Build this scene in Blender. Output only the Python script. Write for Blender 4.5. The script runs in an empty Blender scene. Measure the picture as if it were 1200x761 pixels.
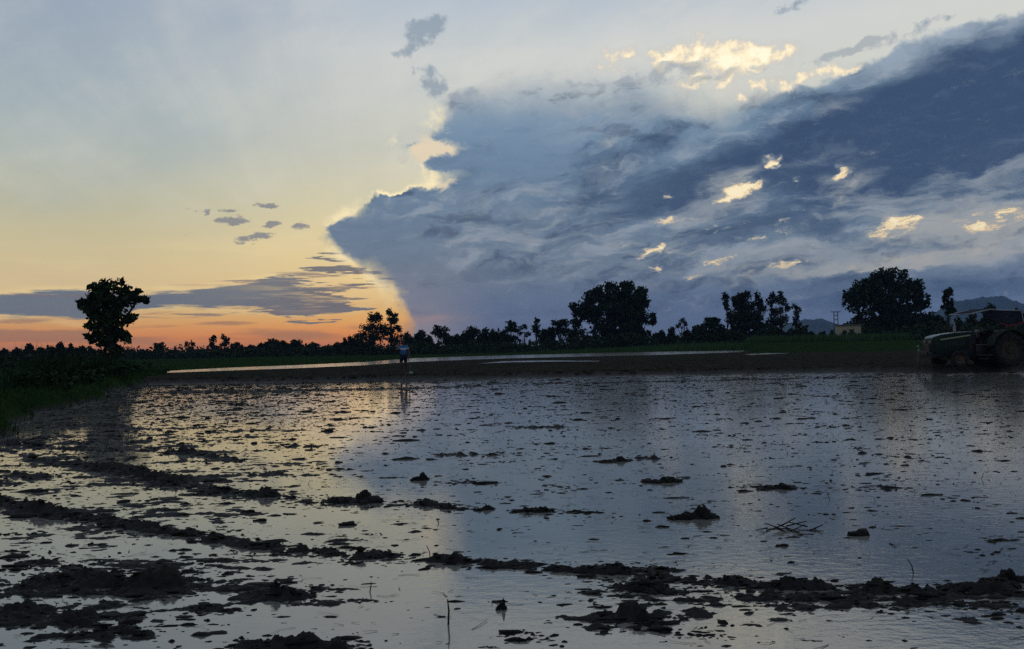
import bpy, bmesh, math, random
import numpy as np
from mathutils import Vector, Matrix, Euler
R = math.radians
sc = bpy.context.scene
COL = sc.collection
rng = np.random.default_rng(7)
random.seed(11)

# ------------------------------------------------------------------ camera
F = 940.0                                  # focal length in photograph pixels (photo 1200 x 761)
EYE = 1.5
PITCH, ROLL = R(1.52), R(1.10)
cam_d = bpy.data.cameras.new('camera'); cam = bpy.data.objects.new('camera', cam_d); COL.objects.link(cam)
cam_d.sensor_width = 36.0; cam_d.lens = 36.0 * F / 1200.0
cam_d.clip_start = 0.05; cam_d.clip_end = 9000
CM = Matrix.Rotation(math.pi/2 + PITCH, 4, 'X') @ Matrix.Rotation(-ROLL, 4, 'Z')
cam.matrix_world = Matrix.Translation((0, 0, EYE)) @ CM
sc.camera = cam
C3 = CM.to_3x3()

def ray(px, py):
    return (C3 @ Vector((px - 600.0, 380.5 - py, -F))).normalized()
def azel(px, py):
    d = ray(px, py)
    return math.atan2(d.x, d.y) * F, math.asin(d.z) * F
def horizon(px):
    lo, hi = 300, 500
    for _ in range(40):
        m = (lo + hi) / 2
        if ray(px, m).z > 0: lo = m
        else: hi = m
    return lo
def at(px, py, z=0.0):
    d = ray(px, py); t = (z - EYE) / d.z
    return Vector((d.x * t, d.y * t, z))
def at_depth(px, py, Y):
    d = ray(px, py); t = Y / d.y
    return Vector((d.x * t, Y, EYE + d.z * t))

# ------------------------------------------------------------------ render / view
sc.render.engine = 'CYCLES'
sc.cycles.use_denoising = False
try: sc.cycles.denoiser = 'OPENIMAGEDENOISE'
except Exception: pass
sc.cycles.max_bounces = 5; sc.cycles.diffuse_bounces = 2; sc.cycles.glossy_bounces = 3
sc.cycles.transparent_max_bounces = 4; sc.cycles.volume_bounces = 0
sc.view_settings.view_transform = 'Standard'; sc.view_settings.look = 'None'
sc.view_settings.exposure = 0.0; sc.view_settings.gamma = 1.0; sc.view_settings.use_curve_mapping = False

# ------------------------------------------------------------------ node expressions
class NG:
    """tiny expression builder on a node tree"""
    def __init__(self, nt): self.nt = nt; self.n = nt.nodes; self.l = nt.links
    def put(self, sock, v):
        if v is None: return
        if isinstance(v, bpy.types.NodeSocket): self.l.new(v, sock)
        else: sock.default_value = v
    def m(self, op, a, b=None, c=None, clamp=False):
        x = self.n.new('ShaderNodeMath'); x.operation = op; x.use_clamp = clamp
        for i, v in enumerate((a, b, c)): self.put(x.inputs[i], v)
        return x.outputs[0]
    def add(self, a, b): return self.m('ADD', a, b)
    def sub(self, a, b): return self.m('SUBTRACT', a, b)
    def mul(self, a, b): return self.m('MULTIPLY', a, b)
    def mad(self, a, b, c): return self.m('MULTIPLY_ADD', a, b, c)
    def mn(self, a, b): return self.m('MINIMUM', a, b)
    def mx(self, a, b): return self.m('MAXIMUM', a, b)
    def comb(self, x, y, z=0.0):
        k = self.n.new('ShaderNodeCombineXYZ')
        for i, v in enumerate((x, y, z)): self.put(k.inputs[i], v)
        return k.outputs[0]
    def sep(self, v):
        k = self.n.new('ShaderNodeSeparateXYZ'); self.put(k.inputs[0], v); return k.outputs
    def noise(self, v, scale=1.0, detail=6.0, rough=0.55, lac=2.0, dist=0.0, dim='3D', color=False):
        k = self.n.new('ShaderNodeTexNoise'); k.noise_dimensions = dim; k.normalize = True
        self.put(k.inputs['Vector'], v); k.inputs['Scale'].default_value = scale
        k.inputs['Detail'].default_value = detail; k.inputs['Roughness'].default_value = rough
        k.inputs['Lacunarity'].default_value = lac; k.inputs['Distortion'].default_value = dist
        return k.outputs['Color' if color else 'Fac']
    def step(self, v, lo, hi, a=0.0, b=1.0):
        k = self.n.new('ShaderNodeMapRange'); k.interpolation_type = 'SMOOTHSTEP'
        for i, q in enumerate((v, lo, hi, a, b)): self.put(k.inputs[i], q)
        return k.outputs[0]
    def lin(self, v, lo, hi, a=0.0, b=1.0):
        k = self.n.new('ShaderNodeMapRange'); k.clamp = True
        for i, q in enumerate((v, lo, hi, a, b)): self.put(k.inputs[i], q)
        return k.outputs[0]
    def ramp(self, v, stops, interp='LINEAR'):
        k = self.n.new('ShaderNodeValToRGB'); k.color_ramp.interpolation = interp
        e = k.color_ramp.elements
        while len(e) < len(stops): e.new(0.5)
        for i, (p, c) in enumerate(stops):
            e[i].position = p; e[i].color = (*c, 1.0)
        self.put(k.inputs[0], v); return k.outputs[0]
    def mix(self, f, a, b, mode='MIX'):
        k = self.n.new('ShaderNodeMix'); k.data_type = 'RGBA'; k.blend_type = mode
        self.put(k.inputs[0], f)
        for i, v in ((6, a), (7, b)):
            if isinstance(v, tuple): v = (*v, 1.0)
            self.put(k.inputs[i], v)
        return k.outputs[2]
    def curve(self, v, pts, lo, hi, vlo, vhi):
        """piecewise curve y(v) for v in lo..hi, values in vlo..vhi"""
        k = self.n.new('ShaderNodeFloatCurve'); cu = k.mapping.curves[0]
        pts = sorted(pts)
        q = [((x - lo) / (hi - lo), (y - vlo) / (vhi - vlo)) for x, y in pts]
        while len(cu.points) < len(q): cu.points.new(0.5, 0.5)
        for p, (x, y) in zip(cu.points, q):
            p.location = (x, y); p.handle_type = 'AUTO_CLAMPED'
        k.mapping.use_clip = True; k.mapping.update()
        self.put(k.inputs['Value'], self.lin(v, lo, hi))
        k.inputs['Factor'].default_value = 1.0
        return self.mad(k.outputs[0], vhi - vlo, vlo)
    def blob(self, v, cx, cy, rx, ry, rot=0.0, amp=1.0, acc=None):
        mp = self.n.new('ShaderNodeMapping'); mp.vector_type = 'TEXTURE'
        self.put(mp.inputs['Vector'], v)
        mp.inputs['Location'].default_value = (cx, cy, 0)
        mp.inputs['Rotation'].default_value = (0, 0, rot)
        mp.inputs['Scale'].default_value = (rx, ry, 1)
        g = self.n.new('ShaderNodeTexGradient'); g.gradient_type = 'SPHERICAL'
        self.l.new(mp.outputs[0], g.inputs[0])
        return self.mad(g.outputs['Fac'], amp, 0.0 if acc is None else acc)
def rgb(*c): return tuple(x / 255.0 for x in c)
# ------------------------------------------------------------------ sky (world): dusk gradient, cirrus, cloud bank
world = bpy.data.worlds.new('World'); sc.world = world; world.use_nodes = True
SUN_AZ, SUN_EL = azel(415, 388)[0] / F, R(1.2)
def build_sky():
    g = NG(world.node_tree); g.n.clear()
    tc = g.n.new('ShaderNodeTexCoord'); d = g.sep(tc.outputs['Generated'])
    # A: azimuth, E: elevation, both in units of 1/940 radian (about one photo pixel)
    A = g.mul(g.m('ARCTAN2', d[0], d[1]), F)
    E = g.mul(g.m('ARCSINE', d[2]), F)
    P = g.comb(A, E, 0.0)
    def warp(v, scale, amp, sx=1.0, sy=1.0, detail=5.0, seed=0.0):
        q = g.n.new('ShaderNodeVectorMath'); q.operation = 'MULTIPLY_ADD'
        q.inputs[1].default_value = (sx, sy, 1); q.inputs[2].default_value = (seed, seed * .7, seed * .3)
        g.l.new(v, q.inputs[0])
        c = g.noise(q.outputs[0], scale, detail, 0.6, color=True)
        s = g.n.new('ShaderNodeVectorMath'); s.operation = 'SUBTRACT'; g.l.new(c, s.inputs[0]); s.inputs[1].default_value = (.5, .5, .5)
        a = g.n.new('ShaderNodeVectorMath'); a.operation = 'MULTIPLY_ADD'
        g.l.new(s.outputs[0], a.inputs[0]); a.inputs[1].default_value = (amp[0], amp[1], 0); g.l.new(v, a.inputs[2])
        return a.outputs[0]
    def tex(v, scale, detail=6.0, rough=.55, sx=1.0, sy=1.0, seed=0.0, rot=0.0):
        m = g.n.new('ShaderNodeMapping'); m.vector_type = 'POINT'; g.l.new(v, m.inputs[0])
        m.inputs['Scale'].default_value = (sx, sy, 1); m.inputs['Location'].default_value = (seed * 31, seed * 17, seed * 5)
        if rot:
            r = g.n.new('ShaderNodeMapping'); r.vector_type = 'POINT'; g.l.new(v, r.inputs[0]); r.inputs['Rotation'].default_value = (0, 0, rot)
            g.l.new(r.outputs[0], m.inputs[0])
        return g.noise(m.outputs[0], scale, detail, rough)
    def bl(v, items):
        acc = None
        for it in items:
            x, y, rx, ry = it[:4]; rot = R(it[4]) if len(it) > 4 else 0.0; amp = it[5] if len(it) > 5 else 1.0
            a, e = azel(x, y)
            acc = g.blob(v, a, e, rx, ry, rot, amp, acc)
        return acc
    def masked(f, n, amp, lo, hi):
        """threshold of blobs + noise, the noise only where there are blobs"""
        return g.step(g.add(f, g.mul(g.mul(n, amp), g.step(f, 0.0, .3))), lo, hi)
    def ec(y): return azel(600, y)[1]          # elevation of a photo row at the middle

    # ---- clear sky gradient (left part / right part)
    def col_ramp(rows):
        lo, hi = -15.0, 460.0
        st = sorted(((ec(y) - lo) / (hi - lo), rgb(*c)) for y, c in rows)
        st = [(min(max(p, 0), 1), c) for p, c in st]
        return g.ramp(g.lin(E, lo, hi), st)
    left = col_ramp([(-40, (130, 144, 166)), (0, (140, 153, 171)), (80, (146, 160, 172)), (150, (154, 167, 171)), (205, (168, 175, 165)),
                     (255, (184, 180, 150)), (300, (206, 190, 144)), (335, (222, 194, 142)), (364, (238, 192, 112)), (378, (240, 164, 74)), (390, (230, 138, 52)),
                     (402, (190, 118, 66)), (416, (130, 96, 84))])
    right = col_ramp([(-40, (158, 170, 186)), (0, (178, 187, 196)), (60, (198, 200, 196)), (120, (200, 200, 190)), (180, (204, 200, 180)),
                      (240, (218, 206, 166)), (300, (240, 212, 150)), (345, (250, 208, 132)), (372, (253, 182, 82)), (390, (240, 142, 50)),
                      (402, (192, 116, 66)), (416, (130, 96, 84))])
    fr = g.step(g.add(A, g.mul(g.sub(tex(P, .006, 3, .5), .5), 200)), azel(20, 380)[0], azel(560, 380)[0])
    col = g.mix(fr, left, right)
    # rays of thin cirrus fanning out from the sunset point
    sa, se = azel(430, 420)
    dx, dy = g.sub(A, sa), g.sub(E, se)
    th = g.m('ARCTAN2', dy, dx); rr = g.m('SQRT', g.add(g.mul(dx, dx), g.mul(dy, dy)))
    pol = g.comb(g.mul(th, 5.0), g.mul(rr, .0035))
    c1 = g.noise(pol, 1.0, 5, .6); c2 = tex(P, .012, 6, .62, .55, 1.25, 3.1, R(-24))
    cir = g.step(g.add(g.mul(c1, .55), g.mul(c2, .6)), .5, .8)
    cirE = g.step(E, ec(345), ec(215))
    col = g.mix(g.mul(g.mul(cir, cirE), .30), col, rgb(216, 210, 196))
    c3 = g.step(tex(P, .0045, 5, .6, .6, 1.5, 8.0, R(-15)), .45, .7)
    col = g.mix(g.mul(g.mul(c3, cirE), .22), col, rgb(140, 160, 176))
    # streaks low in the yellow part
    c4 = g.step(tex(P, .02, 5, .6, .16, 1.3, 5.0), .52, .75)
    lowE = g.mul(g.step(E, ec(400), ec(375)), g.step(E, ec(215), ec(330)))
    col = g.mix(g.mul(g.mul(c4, lowE), .30), col, rgb(252, 226, 160))

    # ---- small dark wisps high up
    Pw = warp(P, .045, (34, 24), 1, 1.3, 4, 2.0)
    wisp = bl(Pw, [(497, 36, 40, 19, 30, 1.1), (480, 58, 26, 11, 20, .8), (503, 84, 16, 12, 0, .8), (511, 101, 24, 15, 30, 1.1), (484, 84, 8, 22, 0, .7), (545, 112, 34, 12, 10, .55),
                   (940, 4, 46, 9, 12, .8), (1085, 30, 60, 10, 12, .6)])
    wisp = masked(wisp, g.sub(tex(P, .05, 4, .6, 1, 1, 1.3), .5), 2.4, .2, .8)
    col = g.mix(g.mul(wisp, .62), col, rgb(120, 136, 152))
    Pf = warp(P, .06, (26, 9), 1, 1.5, 3, 6.0)
    fl = bl(Pf, [(275, 258, 26, 8, 8, 1.0), (318, 264, 15, 5, 8, 1.0), (298, 279, 34, 7, 12, 1.0), (348, 266, 18, 6, 6, 1.0), (312, 241, 20, 5, 0, .9), (266, 247, 14, 5, 0, .75),
                 (226, 247, 17, 5, 0, .65), (392, 266, 18, 7, 8, .9), (221, 274, 12, 4, 0, .5), (243, 248, 8, 4, 30, .6)])
    fl = masked(fl, g.sub(tex(P, .08, 4, .6, .6, 1.4, 2.3), .5), 2.2, .25, .65)
    col = g.mix(g.mul(fl, .9), col, rgb(132, 132, 132))

    # ---- low cloud band over the sunset, on the sun's side
    def pcurve(v, pts):
        q = [azel(x, y) for x, y in pts]
        xs = [a for a, _ in q]; es = [e for _, e in q]
        return g.curve(v, q, min(xs), max(xs), min(es) - 1, max(es) + 1)
    Pb = warp(P, .03, (40, 15), .35, 1.6, 5, 9.0); ab = g.sep(Pb)
    top = pcurve(ab[0], [(-120, 345), (0, 344), (90, 339), (150, 339), (210, 340), (262, 334), (330, 325), (380, 323), (430, 329), (462, 340), (500, 352)])
    bot = pcurve(ab[0], [(-120, 366), (0, 369), (60, 372), (105, 378), (140, 377), (168, 363), (200, 359), (250, 360), (300, 362), (340, 366), (400, 364), (440, 355), (466, 345), (500, 351)])
    sT, sB = g.sub(top, ab[1]), g.sub(ab[1], bot)
    band_s = g.mn(sT, g.mul(sB, 1.3))
    st_n = g.sub(tex(P, .04, 5, .62, .14, 1.5, 4.4), .5)
    endA = g.step(A, azel(235, 350)[0], azel(410, 350)[0])       # broken into streaks towards its end
    band = g.step(g.add(band_s, g.mul(st_n, g.mad(endA, 150, 44))), -1.0, 4.0)
    bcol = g.mix(g.step(A, azel(100, 350)[0], azel(440, 350)[0]), rgb(100, 110, 120), rgb(112, 106, 102))
    bcol = g.mix(g.step(tex(P, .025, 5, .6, .25, 1.2, 1.0), .4, .7), bcol, rgb(112, 118, 122))
    rim = g.mul(g.step(band_s, -9, -1.0), g.step(band_s, 5, 0))
    col = g.mix(g.mul(g.mul(rim, g.step(st_n, -.12, .1)), .75), col, rgb(255, 224, 150))
    col = g.mix(g.mul(band, .95), col, bcol)
    st2 = tex(P, .085, 4, .6, .11, 1.6, 6.6)
    gap = g.mul(g.mul(endA, g.step(band_s, -4, 8)), g.step(st2, .50, .62))
    col = g.mix(g.mul(gap, .66), col, rgb(252, 210, 132))
    fringe = bl(P, [(330, 326, 170, 9, 3, 1.0), (420, 332, 60, 12, 0, 1.0), (250, 366, 190, 9, 0, .9), (400, 366, 90, 10, 0, .9), (80, 345, 130, 9, 0, .7), (60, 374, 120, 8, 0, .7)])
    fr_ = g.mul(g.step(fringe, .15, .6), g.step(st2, .54, .62))
    col = g.mix(g.mul(fr_, .7), col, rgb(128, 112, 106))
    # streaks and grey fingers just above the horizon
    Pn = warp(P, .05, (30, 7), .4, 1.5, 4, 3.0)
    low = bl(Pn, [(340, 391, 80, 8, -3, 1.0), (425, 384, 40, 6, 0, .8), (20, 393, 90, 8, 0, .9), (120, 388, 70, 6, 3, .6), (200, 382, 46, 4, 0, .6), (262, 379, 42, 3.5, 0, .9), (180, 367, 40, 3, 3, .8), (30, 375, 60, 4, 2, .8), (60, 396, 140, 8, 0, .8), (250, 398, 190, 8, 0, .6)])
    low = masked(low, st_n, 2.0, .2, .8)
    col = g.mix(g.mul(low, .62), col, rgb(160, 114, 78))

    # ---- the big blue cloud bank
    Pd = warp(warp(P, .011, (34, 26), 1, 1.2, 2, 11.0), .035, (40, 30), 1, 1, 5, 5.0); pd = g.sep(Pd)
    lpts = [(455, 430), (474, 400), (474, 380), (474, 362), (468, 346), (456, 332), (440, 322), (414, 306), (398, 290), (386, 275), (396, 260), (414, 248), (428, 240), (448, 230), (486, 222), (516, 214),
            (520, 205), (496, 195), (478, 184), (480, 172), (492, 160), (506, 146), (516, 130), (524, 112), (540, 96), (560, 60), (600, 20)]
    q = [azel(*p) for p in lpts]
    aL = g.curve(pd[1], [(e, a) for a, e in q], min(e for _, e in q), max(e for _, e in q), min(a for a, _ in q) - 1, max(a for a, _ in q) + 1)
    s1 = g.sub(pd[0], aL)
    etop = pcurve(pd[0], [(430, 110), (520, 108), (600, 104), (660, 98), (720, 92), (790, 104), (850, 116), (900, 112), (950, 100), (990, 88), (1020, 74), (1050, 58), (1085, 42), (1130, 28), (1200, 12), (1300, -20), (1500, -60)])
    s2 = g.sub(etop, pd[1])
    softT = g.mad(g.mul(g.step(A, azel(520, 100)[0], azel(600, 100)[0]), g.step(A, azel(930, 100)[0], azel(840, 100)[0])), 34, 5)
    hard = g.step(tex(P, .014, 3, .5, 1, 1, 27.0), .40, .62)
    m1 = g.step(s1, g.mad(hard, -14, -2), g.mad(hard, 26, 6))
    m2 = g.step(s2, g.mul(softT, -.6), softT)
    bank = g.mul(m1, m2)
    # sunlit rims along the edge that faces the sun
    edge = g.mul(g.step(s1, -30, -2), g.step(s1, 12, 2))
    eR = g.mx(g.mul(g.step(E, ec(285), ec(235)), g.step(E, ec(120), ec(165))), g.mul(g.step(E, ec(380), ec(345)), .7))
    rn = g.step(tex(P, .03, 5, .6, 1, 1, 7.7), .44, .62)
    col = g.mix(g.mul(g.mul(g.mul(edge, eR), rn), g.step(s2, -10, 20)), col, rgb(255, 234, 184))
    # sunlit cumulus tops above the bank
    Pc = warp(P, .03, (46, 34), 1, 1, 5, 21.0)
    tops = bl(Pc, [(735, 70, 46, 15, 0, 1.0), (800, 62, 46, 20, 8, 1.1), (860, 66, 60, 20, 0, 1.15), (905, 64, 40, 18, 5, .9), (830, 92, 60, 14, 0, .7), (880, 104, 44, 10, 12, .9), (945, 90, 56, 9, 12, .95), (985, 84, 30, 7, 12, .7)])
    tn = tex(P, .05, 4, .6, 1, 1, 2.9)
    ft = g.add(g.mul(tops, .85), g.mul(g.mul(g.sub(tn, .5), 3.2), g.step(tops, 0.0, .5)))
    topm = g.step(ft, -.02, .66)
    tcol = g.ramp(ft, [(0, rgb(178, 182, 184)), (.3, rgb(196, 192, 184)), (.5, rgb(224, 210, 184)), (.75, rgb(248, 230, 192)), (1, rgb(255, 244, 212))])
    Pg = warp(P, .04, (34, 20), .8, 1.3, 4, 51.0)
    gw = bl(Pg, [(800, 78, 44, 8, 0, 1.0), (765, 92, 60, 9, 0, .8), (835, 90, 40, 8, 10, .8), (690, 98, 50, 9, 0, .7), (985, 62, 50, 7, 12, .9), (1020, 50, 40, 8, 14, .9), (900, 78, 30, 6, 8, .6), (1060, 42, 40, 8, 14, .7)])
    gwm = masked(gw, g.sub(tn, .5), 3.0, .1, .8)
    # ---- shading inside the bank
    body = col_ramp([(0, (84, 104, 136)), (90, (150, 164, 178)), (122, (136, 152, 166)), (150, (113, 137, 159)), (200, (101, 124, 147)), (260, (98, 118, 138)), (320, (108, 122, 137)),
                     (360, (92, 110, 136)), (385, (88, 105, 132)), (405, (92, 104, 128)), (420, (90, 100, 122))])
    body = g.mix(g.mul(g.step(A, azel(600, 300)[0], azel(470, 300)[0]), g.step(E, ec(300), ec(380))), body, rgb(140, 136, 142))
    Ps = warp(warp(P, .006, (70, 40), .6, 1.4, 2, 31.0), .02, (60, 34), .7, 1.5, 6, 32.0)
    dark = bl(Ps, [(1120, 120, 330, 110, 8, 1.25), (1000, 165, 260, 70, 14, 1.0), (1150, 190, 240, 60, 0, 1.0), (830, 205, 200, 38, 14, 1.0), (700, 205, 100, 24, 10, .8), (610, 255, 110, 24, 14, .75), (780, 240, 150, 26, 4, .75),
                   (900, 265, 130, 28, -6, .75), (1000, 235, 80, 40, 40, .7), (660, 285, 120, 16, 5, .5), (820, 285, 90, 20, 8, .8), (1100, 290, 150, 16, 2, .9), (1000, 330, 260, 12, -3, .35), (850, 352, 300, 26, 2, .8),
                   (1100, 345, 240, 20, 4, .9), (770, 168, 110, 26, 10, .75), (690, 225, 70, 14, 10, .5), (600, 365, 200, 12, 0, .25), (1180, 60, 150, 50, 20, .8), (930, 245, 50, 50, 60, .5)])
    dn = g.sub(tex(Ps, .012, 6, .62, .75, 1.5, 6.2, R(-8)), .5)
    dk = g.step(g.add(dark, g.mul(dn, 2.4)), .1, 1.5)
    body = g.mix(g.mul(dk, .97), body, g.mix(g.step(dark, .5, 1.4), rgb(64, 82, 104), rgb(53, 71, 98)))
    fz = bl(Pd, [(540, 112, 46, 24, 0, 1.0), (590, 104, 60, 18, 0, .8), (520, 130, 26, 24, 0, .7)])
    body = g.mix(g.mul(g.step(fz, .1, .8), .7), body, rgb(150, 156, 164))
    # pale grey lit folds
    lite = bl(Ps, [(860, 110, 120, 30, 8, .8), (730, 118, 110, 26, 6, .65), (640, 300, 150, 16, 2, .3), (700, 190, 60, 10, 15, .5), (1000, 222, 60, 16, 30, .65), (985, 212, 18, 16, 0, .7), (830, 250, 120, 14, 6, .5), (800, 305, 160, 14, 6, .7),
                   (1180, 262, 110, 42, 4, 1.2), (1050, 262, 60, 24, 6, .9), (960, 315, 260, 14, 4, .9), (1150, 300, 160, 10, 5, .7), (900, 298, 90, 8, 5, .6), (520, 300, 90, 14, 5, .35), (870, 215, 60, 26, 0, .6), (1060, 310, 220, 9, 5, .6), (640, 262, 60, 8, 30, .5),
                   (700, 170, 120, 10, 8, .35), (950, 130, 90, 12, 12, .3), (560, 330, 120, 10, 0, .3)])
    ln = g.sub(tex(Ps, .02, 6, .62, .55, 1.5, 1.9, R(-6)), .5)
    lt = g.step(g.add(lite, g.mul(ln, 2.6)), .18, 1.0)
    body = g.mix(g.mul(lt, .85), body, g.mix(g.step(lite, .45, 1.0), rgb(144, 151, 156), rgb(178, 174, 163)))
    # relief: folds catch the light that comes from the sun's side
    def shifted(v, dx, dy):
        q = g.n.new('ShaderNodeVectorMath'); q.operation = 'ADD'; g.l.new(v, q.inputs[0]); q.inputs[1].default_value = (dx, dy, 0); return q.outputs[0]
    r0 = tex(Ps, .016, 6, .58, .62, 1.5, 14.2, R(-7)); r1 = tex(shifted(Ps, -7, 9), .016, 6, .58, .62, 1.5, 14.2, R(-7))
    rel = g.mul(g.sub(r0, r1), g.step(E, ec(400), ec(330)))
    quiet = g.step(bl(P, [(570, 165, 140, 70, 0, 1.2), (440, 300, 110, 70, 0, 1.2), (560, 350, 180, 50, 0, 1.1)]), .1, .7)
    rel = g.mul(rel, g.mad(quiet, -.75, 1.0)); rel = g.mul(rel, g.mad(g.step(dark, .7, 1.6), -.72, 1.0))
    body = g.mix(g.mul(g.step(rel, .01, .13), .62), body, rgb(150, 158, 168))
    body = g.mix(g.mul(g.step(rel, -.01, -.14), .60), body, rgb(54, 69, 92))
    s1n = tex(Ps, .017, 6, .6, .42, 2.3, 17.0, R(-5))
    low_zone = g.mul(g.mul(g.step(E, ec(352), ec(318)), g.step(E, ec(195), ec(235))), g.step(A, azel(470, 300)[0], azel(660, 300)[0]))
    body = g.mix(g.mul(g.mul(low_zone, g.step(s1n, .50, .66)), .75), body, rgb(146, 152, 158))
    body = g.mix(g.mul(g.mul(low_zone, g.step(s1n, .50, .36)), .65), body, rgb(66, 83, 106))
    mid_zone = g.mul(g.mul(g.step(E, ec(250), ec(215)), g.step(E, ec(95), ec(140))), g.mul(g.step(A, azel(600, 200)[0], azel(700, 200)[0]), g.step(A, azel(960, 200)[0], azel(840, 200)[0])))
    s2n = tex(Ps, .013, 6, .6, .55, 1.9, 19.0, R(-14))
    body = g.mix(g.mul(g.mul(mid_zone, g.step(s2n, .50, .66)), .6), body, rgb(132, 146, 160))
    body = g.mix(g.mul(g.mul(mid_zone, g.step(s2n, .50, .36)), .6), body, rgb(64, 83, 108))
    # fine billow texture
    bt = tex(Ps, .045, 5, .62, .65, 1.5, 3.7)
    body = g.mix(g.mul(g.step(bt, .5, .8), .2), body, rgb(140, 152, 166))
    body = g.mix(g.mul(g.step(bt, .5, .22), .2), body, rgb(60, 75, 98))
    # pink light in the low part
    pk = bl(Pn, [(500, 374, 70, 9, 0, 1.0), (515, 372, 18, 4, 4, 1.0), (470, 378, 50, 14, 0, .7), (770, 335, 30, 8, 0, .35)])
    body = g.mix(g.mul(pk, .28), body, rgb(190, 142, 130))
    # sunlit gaps and scraps glowing through
    Ph = warp(P, .045, (40, 22), .8, 1.4, 4, 41.0)
    hot = bl(Ph, [(862, 226, 26, 13, 20, 1.2), (878, 214, 14, 10, 0, .8), (850, 233, 24, 5, 0, .8), (904, 187, 18, 8, 5, 1.0), (905, 193, 12, 7, 0, .9), (932, 211, 9, 4, 0, .9), (762, 296, 22, 9, 20, 1.15), (772, 290, 10, 5, 0, .8), (786, 297, 9, 5, 0, .8), (738, 287, 22, 7, -8, .55),
                   (826, 311, 30, 9, 14, .85), (850, 303, 34, 6, 6, .65), (812, 325, 22, 6, 0, .55), (864, 277, 9, 4, 0, .7), (893, 280, 22, 6, 0, .6), (1045, 266, 34, 15, 8, .95), (1060, 256, 22, 6, 0, .8), (1165, 258, 52, 16, 5, .6), (985, 203, 14, 9, 0, .6), (765, 316, 10, 4, 20, .6), (930, 309, 50, 6, 0, .5), (790, 258, 36, 5, 0, .45), (1000, 313, 60, 5, 2, .4)])
    hn = g.sub(tex(Ph, .07, 5, .66, .55, 1.5, 9.4, R(-12)), .5)
    sc_n = tex(Ph, .030, 5, .62, .6, 1.7, 23.0, R(-8))
    sc_zone = bl(P, [(850, 240, 230, 90, -6, 1.0), (800, 300, 180, 50, 0, .9), (1060, 280, 160, 60, 0, .7)])
    scrap = g.mul(g.step(sc_n, .63, .72), g.step(sc_zone, .2, .7))
    body = g.mix(g.mul(scrap, .8), body, g.mix(g.step(sc_n, .68, .76), rgb(172, 164, 154), rgb(240, 214, 166)))
    halo = g.step(g.add(g.mul(hot, .9), g.mul(g.add(g.mul(ln, 2.2), g.mul(hn, 1.2)), g.step(hot, 0.0, .3))), .0, .75)
    body = g.mix(g.mul(halo, .6), body, rgb(152, 155, 156))
    op = bl(Ph, [(1168, 262, 100, 42, 4, 1.0), (1050, 266, 52, 22, 6, .9), (985, 222, 46, 30, 30, .7), (868, 222, 60, 30, 0, .7), (790, 296, 70, 18, 0, .6), (850, 312, 90, 16, 6, .7)])
    opm = g.step(g.add(op, g.mul(g.mul(g.add(ln, hn), 1.8), g.step(op, 0, .3))), .05, .85)
    body = g.mix(g.mul(opm, .62), body, rgb(160, 161, 158))
    fh = g.add(g.mul(hot, .80), g.mul(g.add(g.mul(hn, 4.2), g.mul(ln, 2.0)), g.step(hot, 0.0, .45)))
    hcol = g.ramp(fh, [(0, rgb(128, 138, 150)), (.3, rgb(150, 154, 156)), (.5, rgb(186, 174, 154)), (.72, rgb(236, 208, 160)), (1, rgb(255, 238, 194))])
    body = g.mix(g.mul(g.step(fh, -.05, .62), .92), body, hcol)
    # glowing fold at the turn of the bank
    gl = bl(Pc, [(508, 178, 48, 15, 12, 1.1), (494, 168, 18, 30, -20, 1.1), (488, 196, 22, 14, 0, .9), (516, 216, 34, 10, 6, .9), (520, 150, 18, 14, 0, .5), (455, 352, 26, 8, 0, .8), (446, 362, 22, 5, 0, .7)])
    body = g.mix(g.mul(g.step(g.add(gl, g.mul(hn, 1.6)), .15, .85), .85), body, rgb(238, 214, 176))
    col = g.mix(bank, col, body)
    col = g.mix(g.mul(topm, g.mad(g.step(s2, 26, -6), .75, .2)), col, tcol)

    col = g.mix(g.mul(gwm, .55), col, rgb(138, 148, 158))
    # ---- the rest of the dome: plain grey-blue dusk overhead and behind
    up = g.step(E, 400, 640)
    col = g.mix(up, col, rgb(128, 144, 166))
    back = g.step(g.m('ABSOLUTE', A), 760, 1250)
    col = g.mix(back, col, g.ramp(g.lin(E, -20, 900), [(0, rgb(92, 98, 116)), (.4, rgb(104, 114, 134)), (1, rgb(122, 138, 160))]))
    ga = g.n.new('ShaderNodeGamma'); g.l.new(col, ga.inputs[0]); ga.inputs[1].default_value = 2.2
    # physical twilight sky under it all
    ns = g.n.new('ShaderNodeTexSky'); ns.sky_type = 'NISHITA'; ns.sun_disc = False
    ns.sun_elevation = SUN_EL; ns.sun_rotation = SUN_AZ; ns.air_density = 1.0; ns.dust_density = 1.0
    b1 = g.n.new('ShaderNodeBackground'); g.l.new(ga.outputs[0], b1.inputs[0]); b1.inputs[1].default_value = SKY_GAIN
    b2 = g.n.new('ShaderNodeBackground'); g.l.new(ns.outputs[0], b2.inputs[0]); b2.inputs[1].default_value = NISHITA_GAIN
    ad = g.n.new('ShaderNodeAddShader'); g.l.new(b1.outputs[0], ad.inputs[0]); g.l.new(b2.outputs[0], ad.inputs[1])
    out = g.n.new('ShaderNodeOutputWorld'); g.l.new(ad.outputs[0], out.inputs[0])
SKY_GAIN, NISHITA_GAIN = 1.18, 0.0015
build_sky()
world.cycles.sampling_method = 'MANUAL'; world.cycles.sample_map_resolution = 1024
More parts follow.
